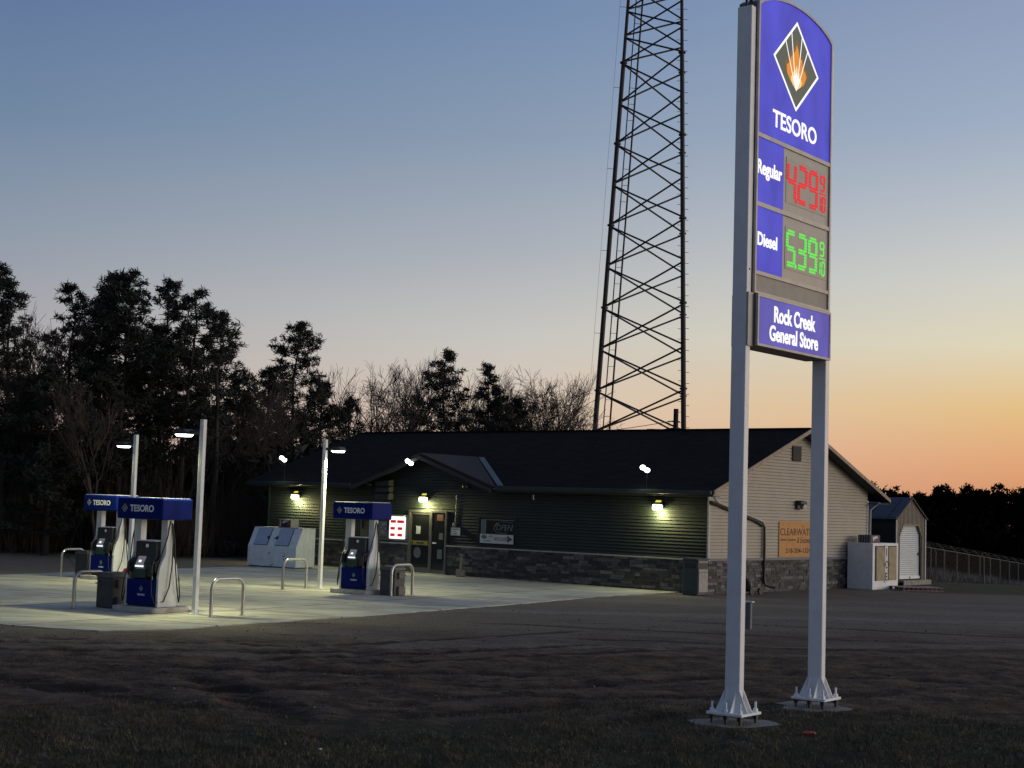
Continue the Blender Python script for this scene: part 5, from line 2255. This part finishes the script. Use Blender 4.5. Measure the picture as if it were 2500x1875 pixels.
# ------------------------------------------------------------------ trees
def pine_mesh(seed, h, base, spread, nb=46, dens=46, lean=0.0, ragged=0.5, trunk_r=0.16, shape='pine'):
    rnd = random.Random(seed)
    T_ = MB()
    pts_, rr = [], []
    n_ = 9
    for k in range(n_):
        t_ = k / (n_ - 1)
        pts_.append(Vector((lean * t_ * t_ + rnd.uniform(-.08, .08) * t_ * 2, rnd.uniform(-.1, .1) * t_, h * t_ * 0.985)))
        rr.append(trunk_r * (1 - 0.88 * t_))
    T_.path(pts_, rr, 7)

    def axis(t_):
        q_ = t_ * (n_ - 1)
        i_ = min(int(q_), n_ - 2)
        return pts_[i_].lerp(pts_[i_ + 1], q_ - i_)
    C_ = MB()
    V, F = [], []

    def clump(c_, r_):
        n__ = int(dens * (0.3 + r_))
        for _ in range(n__):
            d_ = Vector((rnd.gauss(0, 1), rnd.gauss(0, 1), rnd.gauss(0.25, 0.8)))
            if d_.length < 0.01:
                continue
            d_.normalize()
            s_ = c_ + Vector((rnd.gauss(0, .33), rnd.gauss(0, .33), rnd.gauss(0, .22))) * r_
            e_ = s_ + d_ * r_ * rnd.uniform(0.5, 0.95)
            w_ = d_.orthogonal().normalized() * (r_ * rnd.uniform(0.06, 0.13))
            w2 = d_.cross(w_)
            ang = rnd.uniform(0, 6.28)
            w_ = w_ * math.cos(ang) + w2 * math.sin(ang)
            b_ = len(V)
            V.extend([s_ - w_, s_ + w_, e_ + w_ * 0.35, e_ - w_ * 0.35])
            F.append((b_, b_ + 1, b_ + 2, b_ + 3))
    nb = int(nb * 1.45)
    for k in range(nb):
        t_ = base + (1 - base) * ((k + rnd.random()) / nb) ** 0.9
        u_ = (t_ - base) / (1 - base)
        if shape == 'pine':
            prof = (0.55 + 0.55 * math.sin(min(1, u_ * 1.5) * math.pi * 0.62)) * (1 - u_ ** 2.2) + 0.08
        elif shape == 'cone':
            prof = (1 - u_) ** 0.62 * (0.75 + 0.25 * math.cos(u_ * 22)) + 0.06
        else:
            prof = 0.5 + 0.5 * math.sin(u_ * math.pi)
        ln = spread * prof * rnd.uniform(1 - ragged, 1.0 + 0.15 * ragged)
        an = rnd.uniform(0, 2 * math.pi)
        up_ = rnd.uniform(0.0, 0.38) + 0.22 * u_
        s_ = axis(t_)
        d_ = Vector((math.cos(an), math.sin(an), up_)).normalized()
        e_ = s_ + d_ * ln
        mid = s_.lerp(e_, 0.55) + Vector((0, 0, -0.06 * ln))
        T_.path([s_, mid, e_], [max(0.012, trunk_r * 0.26 * (1 - t_ * .6)), 0.018, 0.008], 4)
        m_ = max(3, int(ln / 0.20))
        for q_ in range(m_):
            f_ = 0.30 + 0.70 * (q_ + rnd.random()) / m_
            b0 = (s_.lerp(mid, f_ / 0.55) if f_ < 0.55 else mid.lerp(e_, (f_ - 0.55) / 0.45))
            sd = Vector((rnd.gauss(0, 1), rnd.gauss(0, 1), rnd.uniform(0.1, 0.9))).normalized() * rnd.uniform(0.12, 0.42) * min(1.0, 0.45 + ln * 0.35)
            c_ = b0 + d_ * 0.08 + sd
            T_.tube(b0, c_, 0.008, 0.005, n=3, cap=False)
            clump(c_, rnd.uniform(0.17, 0.30))
        clump(e_, rnd.uniform(0.2, 0.3))
    for q_ in range(5):
        clump(axis(1 - 0.02 - q_ * 0.025) + Vector((rnd.uniform(-.15, .15), rnd.uniform(-.15, .15), 0)), 0.24)
    C_.faces(V, F)
    return T_, C_


def bare_mesh(seed, h, width=0.34, trunks=1, twig=0.008, depth=6, droop=0.0):
    rnd = random.Random(seed)
    T_ = MB()
    K = MB()

    def grow(p, d, ln, r_, lv):
        segs = 3
        q = p
        dd = d.copy()
        pts_ = [q.copy()]
        for _ in range(segs):
            dd = (dd + Vector((rnd.gauss(0, .10), rnd.gauss(0, .10), rnd.gauss(0.03, .05) - droop * (lv > 3) * 0.15))).normalized()
            q = q + dd * (ln / segs)
            pts_.append(q.copy())
        tgt = T_ if lv <= 1 else K
        tgt.path(pts_, [r_, r_ * .9, r_ * .8, r_ * .68], 5 if lv <= 1 else 3)
        if lv >= depth:
            return
        nkid = 2 if lv < 1 else rnd.choice((1, 2, 3))
        for k in range(nkid + (1 if lv > 0 else 2)):
            f_ = rnd.uniform(0.35, 1.0) if k else 1.0
            i_ = min(int(f_ * segs), segs - 1)
            s_ = pts_[i_].lerp(pts_[i_ + 1], f_ * segs - i_)
            side = Vector((rnd.gauss(0, 1), rnd.gauss(0, 1), rnd.uniform(-0.1, 0.4))).normalized()
            nd = (dd + side * rnd.uniform(0.35, 0.75) * (0.45 if k == 0 else 1)).normalized()
            grow(s_, nd, ln * rnd.uniform(0.60, 0.80), max(twig, r_ * rnd.uniform(0.5, 0.68)), lv + 1)
    for t_ in range(trunks):
        a0 = rnd.uniform(0, 6.28)
        d_ = Vector((0.22 * math.cos(a0), 0.22 * math.sin(a0), 1)).normalized() if trunks > 1 else Vector((rnd.uniform(-.05, .05), rnd.uniform(-.05, .05), 1))
        grow(Vector((0.2 * math.cos(a0) * (trunks > 1), 0.2 * math.sin(a0) * (trunks > 1), 0)), d_, h * 0.30, 0.085 * h / 9, 0)
    return T_, K


PG = 'pines at the edge of the wood'
BG = 'leafless trees behind the store'


def place_pine(x, y, h, seed, label, base=0.25, spread=2.0, **kw):
    t = thing('pine_tree', (x, y, -0.05), 0, label, 'pine tree', PG)
    T_, C_ = pine_mesh(seed, h, base, spread, **kw)
    T_.build('trunk', M['bark'], t)
    C_.build('crown', M['needles'], t)
    return t


pines = [
    (-21.1, 60, 11.6, 11, 'tall pine cut by the left edge of the picture', 0.2, 2.3, dict(nb=60)),
    (-19.6, 58, 10.6, 12, 'ragged pine just inside the left edge', 0.3, 1.7, dict(nb=42)),
    (-18.7, 63, 11.3, 13, 'slim pine at the left of the big dark group', 0.3, 1.5, dict(nb=44)),
    (-18.2, 66, 11.5, 14, 'pine standing just behind the slim left pine', 0.35, 1.4, dict(nb=40)),
    (-16.9, 62, 11.5, 15, 'broad pine with forked top left of the highest pine', 0.22, 2.3, dict(nb=66)),
    (-15.6, 60, 11.5, 16, 'highest dark pine in the middle of the left group', 0.18, 2.5, dict(nb=80)),
    (-15.0, 64, 11.8, 17, 'rounded pine just right of the highest pine', 0.3, 1.9, dict(nb=52)),
    (-13.4, 61, 10.9, 18, 'open crowned pine with bare lower trunk at the right of the left group', 0.42, 2.1, dict(nb=44, lean=0.35)),
    (-12.9, 66, 10.4, 19, 'pine behind the open crowned pine', 0.4, 1.7, dict(nb=34)),
    (-11.8, 60, 9.9, 20, 'thin ragged spindly pine at the right edge of the left group', 0.3, 0.8, dict(nb=30, dens=12, ragged=0.8)),
    (-17.5, 57, 7.2, 21, 'low dark pine in front of the slim left pine', 0.1, 2.2, dict(nb=54)),
    (-19.6, 60, 6.8, 22, 'low dark pine near the left edge', 0.1, 2.2, dict(nb=50)),
    (-16.4, 68, 10.0, 23, 'pine filling the gap behind the broad pine', 0.25, 2.0, dict(nb=44)),
    (-14.6, 70, 10.0, 24, 'pine filling the gap behind the highest pine', 0.25, 2.0, dict(nb=44)),
    (-10.5, 72, 11.0, 25, 'isolated symmetrical pine left of the store roof', 0.22, 2.9, dict(nb=70, shape='cone', ragged=0.3)),
    (-11.5, 70, 8.6, 26, 'shorter pine left of the isolated symmetrical pine', 0.15, 1.9, dict(nb=50)),
    (-12.2, 68, 7.0, 27, 'small pine behind the nearest lamp pole', 0.1, 1.7, dict(nb=40)),
    (-9.3, 74, 8.3, 28, 'dark pine right of the isolated symmetrical pine', 0.15, 1.8, dict(nb=48)),
    (-8.3, 76, 7.6, 29, 'low dark pine touching the left end of the store roof', 0.12, 1.7, dict(nb=46)),
    (-3.6, 80, 10.7, 30, 'tall pine above the entry gable between bare trees', 0.3, 2.0, dict(nb=52, ragged=0.6)),
    (-1.3, 84, 10.4, 31, 'narrow pine above the middle of the store roof', 0.3, 1.3, dict(nb=42)),
    (-0.6, 82, 8.9, 32, 'short dense pine right of the narrow pine', 0.15, 1.2, dict(nb=40)),
    (0.3, 83, 8.5, 33, 'lowest rightmost pine over the store roof', 0.15, 1.3, dict(nb=40)),
    (-12.9, 66, 6.3, 34, 'bushy young pine behind the left lamp poles', 0.08, 1.8, dict(nb=44)),
    (-9.8, 70, 6.4, 35, 'bushy young pine at the left gable of the store', 0.08, 1.8, dict(nb=44)),
]
for (x, y, h, sd, lb, bs, spd, kw) in pines:
    place_pine(x, y, h, sd, lb, bs, spd * 1.15, **kw)

bares = [(-19.8, 62, 9.9, 'bare tree among the pines at the far left'), (-18.4, 59, 9.0, 'bare tree beside the slim left pine'),
         (-12.2, 64, 8.1, 'bare tree right of the thin spindly pine'), (-11.4, 66, 8.2, 'bare tree left of the isolated pine'),
         (-8.2, 80, 10.4, 'bare birch right of the isolated pine'), (-7.2, 82, 10.7, 'tallest bare birch left of the entry gable peak'),
         (-5.3, 80, 9.9, 'bare tree just left of the pine above the entry gable'), (-6.3, 84, 9.6, 'bare tree behind the birches'),
         (-1.9, 86, 10.5, 'bare tree behind the narrow pine'), (-0.9, 88, 11.0, 'bare tree rising above the narrow pine'),
         (0.5, 86, 10.6, 'bare tree right of the short dense pine'), (1.9, 88, 10.6, 'broad bare tree over the middle of the roof'),
         (2.7, 90, 10.7, 'bare tree at the crest of the bare group'), (3.6, 90, 9.6, 'bare tree stepping down at the right of the group'),
         (4.4, 92, 8.2, 'low bare tree at the right end of the group'), (-2.4, 84, 9.6, 'bare tree between the two roof pines'),
         (5.4, 95, 7.9, 'small bare shrub left of the tower'), (7.6, 95, 7.9, 'small bare shrub seen through the tower base'),
         (8.8, 97, 8.0, 'small bare shrub near the utility pole'), (-15.6, 57, 7.0, 'pale bare tree in front of the highest pine'),
         (-13.6, 62, 6.4, 'pale bare tree behind the left lamp pole')]
protos = []
for k in range(5):
    T_, K_ = bare_mesh(100 + k, 10.0, trunks=(1, 2, 1, 3, 1)[k], depth=6, droop=(0, 1, 0, 0.5, 0)[k])
    protos.append((T_, K_))
made = {}
for i, (x, y, h, lb) in enumerate(bares):
    k = i % 5
    if k not in made:
        t = thing('bare_tree', (x, y, -0.05), 0, lb, 'bare tree', BG)
        T_, K_ = protos[k]
        T_.build('trunk', M['twigs'], t)
        K_.build('crown', M['twigs'], t)
        zm = max(v[2] for v in K_.v)
        made[k] = (t, zm)
    else:
        t = copy_tree(made[k][0])
    zm = made[k][1]
    t.location = (x, y, -0.05)
    s_ = h / zm
    t.scale = (s_, s_, s_)
    t.rotation_euler = (0, 0, i * 1.37)
    tag(t, lb, 'bare tree', BG)


# masses nobody could count
def spiky_mass(name, mat_, spots, seed, label, cat, blades, size, up_=1.0, vert=False, width=0.16):
    rnd = random.Random(seed)
    V, F = [], []
    for (cx, cy, rx, ry, h, nn) in spots:
        gz = ground_z(cx, cy) if cy < 150 else 0.0
        for _ in range(nn):
            x = cx + rnd.gauss(0, rx * 0.5)
            y = cy + rnd.gauss(0, ry * 0.5)
            z = h * rnd.random() ** 0.8 * (1 - 0.25 * rnd.random())
            for _b in range(blades):
                if vert:
                    s_ = Vector((x + rnd.gauss(0, .2), y + rnd.gauss(0, .2), z * 0.4 * rnd.random()))
                    d_ = Vector((rnd.gauss(0, .22), rnd.gauss(0, .22), 1)).normalized()
                    e_ = s_ + d_ * (h * rnd.uniform(.3, .9))
                    e_.z = min(e_.z, h * rnd.uniform(.8, 1.1))
                    w_ = Vector((rnd.uniform(-1, 1), rnd.uniform(-1, 1), 0)).normalized() * width
                else:
                    s_ = Vector((x, y, z)) + Vector((rnd.gauss(0, .4), rnd.gauss(0, .4), rnd.gauss(0, .3))) * size
                    d_ = Vector((rnd.gauss(0, 1), rnd.gauss(0, 1), rnd.gauss(up_, .8))).normalized()
                    e_ = s_ + d_ * size * rnd.uniform(.5, 1)
                    w_ = d_.orthogonal().normalized() * size * width
                    w2 = d_.cross(w_)
                    an = rnd.uniform(0, 6.28)
                    w_ = w_ * math.cos(an) + w2 * math.sin(an)
                b_ = len(V)
                s_.z += gz
                e_.z += gz
                V.extend([s_ - w_, s_ + w_, e_ + w_ * .2, e_ - w_ * .2])
                F.append((b_, b_ + 1, b_ + 2, b_ + 3))
    m_ = MB()
    m_.faces(V, F)
    o = m_.build(name, mat_)
    tag(o, label, cat, kind='stuff')
    return o


rnd = random.Random(77)
spots = []
for k in range(70):
    x = -34 + k * 0.47 + rnd.uniform(-.4, .4)
    spots.append((x, rnd.uniform(64, 78), 1.4, 2.2, rnd.uniform(3.6, 5.2), 95))
spiky_mass('evergreen_wood', M['needles'], spots, 5, 'dark evergreen undergrowth filling the wood behind the pumps', 'wood', 7, 0.75, 0.3, width=0.2)
spots = []
for k in range(80):
    x = -30 + k * 0.31 + rnd.uniform(-.3, .3)
    spots.append((x, rnd.uniform(58.5, 63) + max(0, (x + 12)) * 0.7, 0.8, 1.0, rnd.uniform(2.2, 4.6), 26))
spiky_mass('dead_brush', M['brush'], spots, 6, 'brown leafless brush along the edge of the wood', 'brush', 9, 0.6, vert=True, width=0.012)
spots = []
for k in range(40):
    spots.append((rnd.uniform(-8, 9), rnd.uniform(86, 96), 1.6, 2, rnd.uniform(5.4, 7.0), 12))
spiky_mass('bare_thicket', M['twigs'], spots, 16, 'low bare thicket behind the store roof', 'brush', 8, 0.6, vert=True, width=0.014)
# far tree line to the right
spots = []
rnd = random.Random(21)
x = 36.0
while x < 112:
    h = 5.9 + rnd.uniform(-0.6, 0.9) + (x - 48) * 0.006
    spots.append((x, 200 + rnd.uniform(-4, 4), 0.9, 2.5, h, 85))
    x += rnd.uniform(0.6, 1.3)
spiky_mass('far_wood', M['scrub'], spots, 8, 'far dark line of pines on the right horizon', 'wood', 22, 0.62, 1.0, width=0.22)
spots = []
x = 18.0
while x < 80:
    spots.append((x, 96 + rnd.uniform(-8, 14), 2.0, 4, rnd.uniform(2.8, 4.4), 120))
    x += rnd.uniform(0.8, 1.6)
spiky_mass('dark_scrub', M['scrub'], spots, 9, 'dark scrub growing below the far line of pines', 'scrub', 8, 0.7, 0.4, width=0.22)
spots = []
x = 15.5
while x < 60:
    spots.append((x, 66 + (x - 17) * 1.2 + rnd.uniform(-4, 5), 1.0, 2.4, rnd.uniform(0.3, 0.65), 95))
    x += rnd.uniform(0.25, 0.6)
spiky_mass('dry_weeds', M['weeds'], spots, 10, 'pale dry weeds along the foot of the chain link fence', 'weeds', 6, 0.4, vert=True, width=0.012)

# chain link fence with angled arms
FN = thing('chain_link_fence', (0, 0, 0), 0, 'long chain link fence with angled barbed wire arms right of the shed', 'fence')
fx = []
fp0 = Vector((18.05, 64.0, 0))
fp1 = Vector((27.1, 80.5, 0))
dirf = (fp1 - fp0).normalized()
pts_f = []
for k in range(-3, 14):
    q_ = fp0 + dirf * (k * 2.55)
    q_.z = ground_z(q_.x, q_.y)
    pts_f.append(q_)
for k, p_ in enumerate(pts_f):
    a = MB()
    a.tube(p_, p_ + Vector((0, 0, 1.42)), 0.03, n=6)
    a.tube(p_ + Vector((0, 0, 1.42)), p_ + Vector((-0.30, 0.1, 1.68)), 0.02, n=6)
    a.build('fence_post', M['fence_steel'], FN)
a = MB()
a.path([q_ + Vector((0, 0, 1.40)) for q_ in pts_f], 0.018, 6)
a.build('top_rail', M['fence_steel'], FN)
a = MB()
for q_ in (0.4, 0.7, 1.0):
    o_ = Vector((-0.30 * q_, 0.1 * q_, 1.42 + 0.26 * q_))
    a = MB()
    a.path([p_ + o_ for p_ in pts_f], 0.004, 4)
    a.build('barbed_wire', M['fence_steel'], FN)
a = MB()
a.path([p_ + Vector((0, 0, 0.1)) for p_ in pts_f], 0.004, 4)
a.build('tension_wire', M['fence_steel'], FN)
a = MB()
for p_, q_ in zip(pts_f[:-1], pts_f[1:]):
    a.face([p_ + Vector((0.04, 0, 0.03)), q_ + Vector((0.04, 0, 0.03)), q_ + Vector((0.04, 0, 1.39)), p_ + Vector((0.04, 0, 1.39))])
a.build('wire_mesh', M['chain'], FN)
for (x, y, hgt, lb) in ((18.2, 63.8, 1.25, 'single galvanised fence post with bent arm close to the shed'), (19.9, 62.7, 1.2, 'single galvanised fence post near the right edge of the picture')):
    t = thing('lone_post', (x, y, ground_z(x, y)), 0, lb, 'post', 'bent arm posts in front of the fence')
    a = MB()
    a.tube((0, 0, 0), (0, 0, hgt), 0.03, n=6)
    a.tube((0, 0, hgt), (-0.10, 0, hgt + 0.2), 0.022, n=6)
    a.build('post', M['fence_steel'], t)

# ------------------------------------------------------------------ grass blades in the foreground
rnd = random.Random(31)
V, F = [], []
GB = MB()
cnt = 0
for _ in range(120000):
    y = 11.5 + 10.5 * rnd.random() ** 1.15
    x = rnd.uniform(-0.36, 0.40) * y
    nz = noise.noise(Vector((x * 0.35, y * 0.35, 3.0)))
    lim = 17.4 + nz * 4.2 + x * 0.26 + 1.2 * noise.noise(Vector((x * 1.7, y * 1.7, 9.0)))
    if y > lim:
        if rnd.random() > 0.04:
            continue
    elif noise.noise(Vector((x * 1.3, y * 1.3, 5.0))) < -0.25 and rnd.random() < 0.7:
        continue
    if min(math.hypot(x - 2.71, y - 17.72), math.hypot(x - 4.02, y - 19.39)) < 0.5 and rnd.random() < 0.93:
        continue
    z = ground_z(x, y)
    hgt = rnd.uniform(0.025, 0.065)
    an = rnd.uniform(0, 6.28)
    lx, ly = rnd.gauss(0, .5) * hgt, rnd.gauss(0, .5) * hgt
    w = rnd.uniform(0.003, 0.006)
    dx, dy = math.cos(an) * w, math.sin(an) * w
    k = rnd.uniform(.6, 1.35)
    dry = rnd.random() < 0.3
    GB.col = (k * 1.9, k * 1.45, k * 1.7) if dry else (k, k, k)
    GB.face([(x - dx, y - dy, z - 0.005), (x + dx, y + dy, z - 0.005), (x + lx, y + ly, z + hgt)])
    cnt += 1
o = GB.build('grass', M['grass_blade'])
tag(o, 'short dark grass covering the foreground', 'grass', kind='stuff')

# flattened dry stalks on the dirt
rnd = random.Random(57)
GB = MB()
for _ in range(42000):
    y = 13.5 + 12.5 * rnd.random() ** 1.1
    x = rnd.uniform(-0.36, 0.40) * y
    q_ = noise.noise(Vector((x * 0.8, y * 1.6, 2.0))) + 0.5 * noise.noise(Vector((x * 3, y * 5, 7.0)))
    if q_ < 0.02 or (y > 23.5 and rnd.random() < (y - 23.5) / 2.5):
        continue
    if inside(x, y, PAD):
        continue
    z = ground_z(x, y) + 0.004
    an = rnd.uniform(0, 6.28)
    ln = rnd.uniform(0.03, 0.10)
    dx, dy = math.cos(an) * ln, math.sin(an) * ln
    w = rnd.uniform(0.0022, 0.0045)
    k = rnd.uniform(.5, 1.7)
    GB.col = (k * 1.1, k, k * .85)
    GB.face([(x - dy / ln * w, y + dx / ln * w, z), (x + dy / ln * w, y - dx / ln * w, z), (x + dx, y + dy, z + rnd.uniform(0.0, 0.03))])
M['straw'] = mat('straw', (0.15, 0.125, 0.09), 0.9, tint=True)
tag(GB.build('dead_grass', M['straw']), 'flattened dry grass stalks strewn over the dirt', 'dead grass', kind='stuff')

# loose stones and clods on the dirt
rnd = random.Random(41)
GB = MB()
for _ in range(5200):
    y = 14 + 22 * rnd.random() ** 1.3
    x = rnd.uniform(-0.37, 0.42) * y
    if inside(x, y, PAD) or seg_d(x, y, PAD) < 0.1 or y > 40:
        continue
    s_ = rnd.uniform(0.005, 0.014) * (1.8 if rnd.random() < .05 else 1)
    z = ground_z(x, y)
    k = rnd.choice((0.3, 0.5, 0.8, 1.0, 1.0, 2.0))
    GB.col = (k, k * .95, k * .9)
    GB.ball((x, y, z + s_ * 0.2), s_, n=4, m=3, sz=0.7)
M['clod'] = mat('clod', (0.10, 0.085, 0.07), 0.9, tint=True)
o = GB.build('loose_gravel', M['clod'])
tag(o, 'loose stones and clods scattered over the dirt', 'gravel', kind='stuff')
print('verts', sum(len(m_.vertices) for m_ in bpy.data.meshes), 'objects', len(bpy.data.objects), 'grass', cnt)
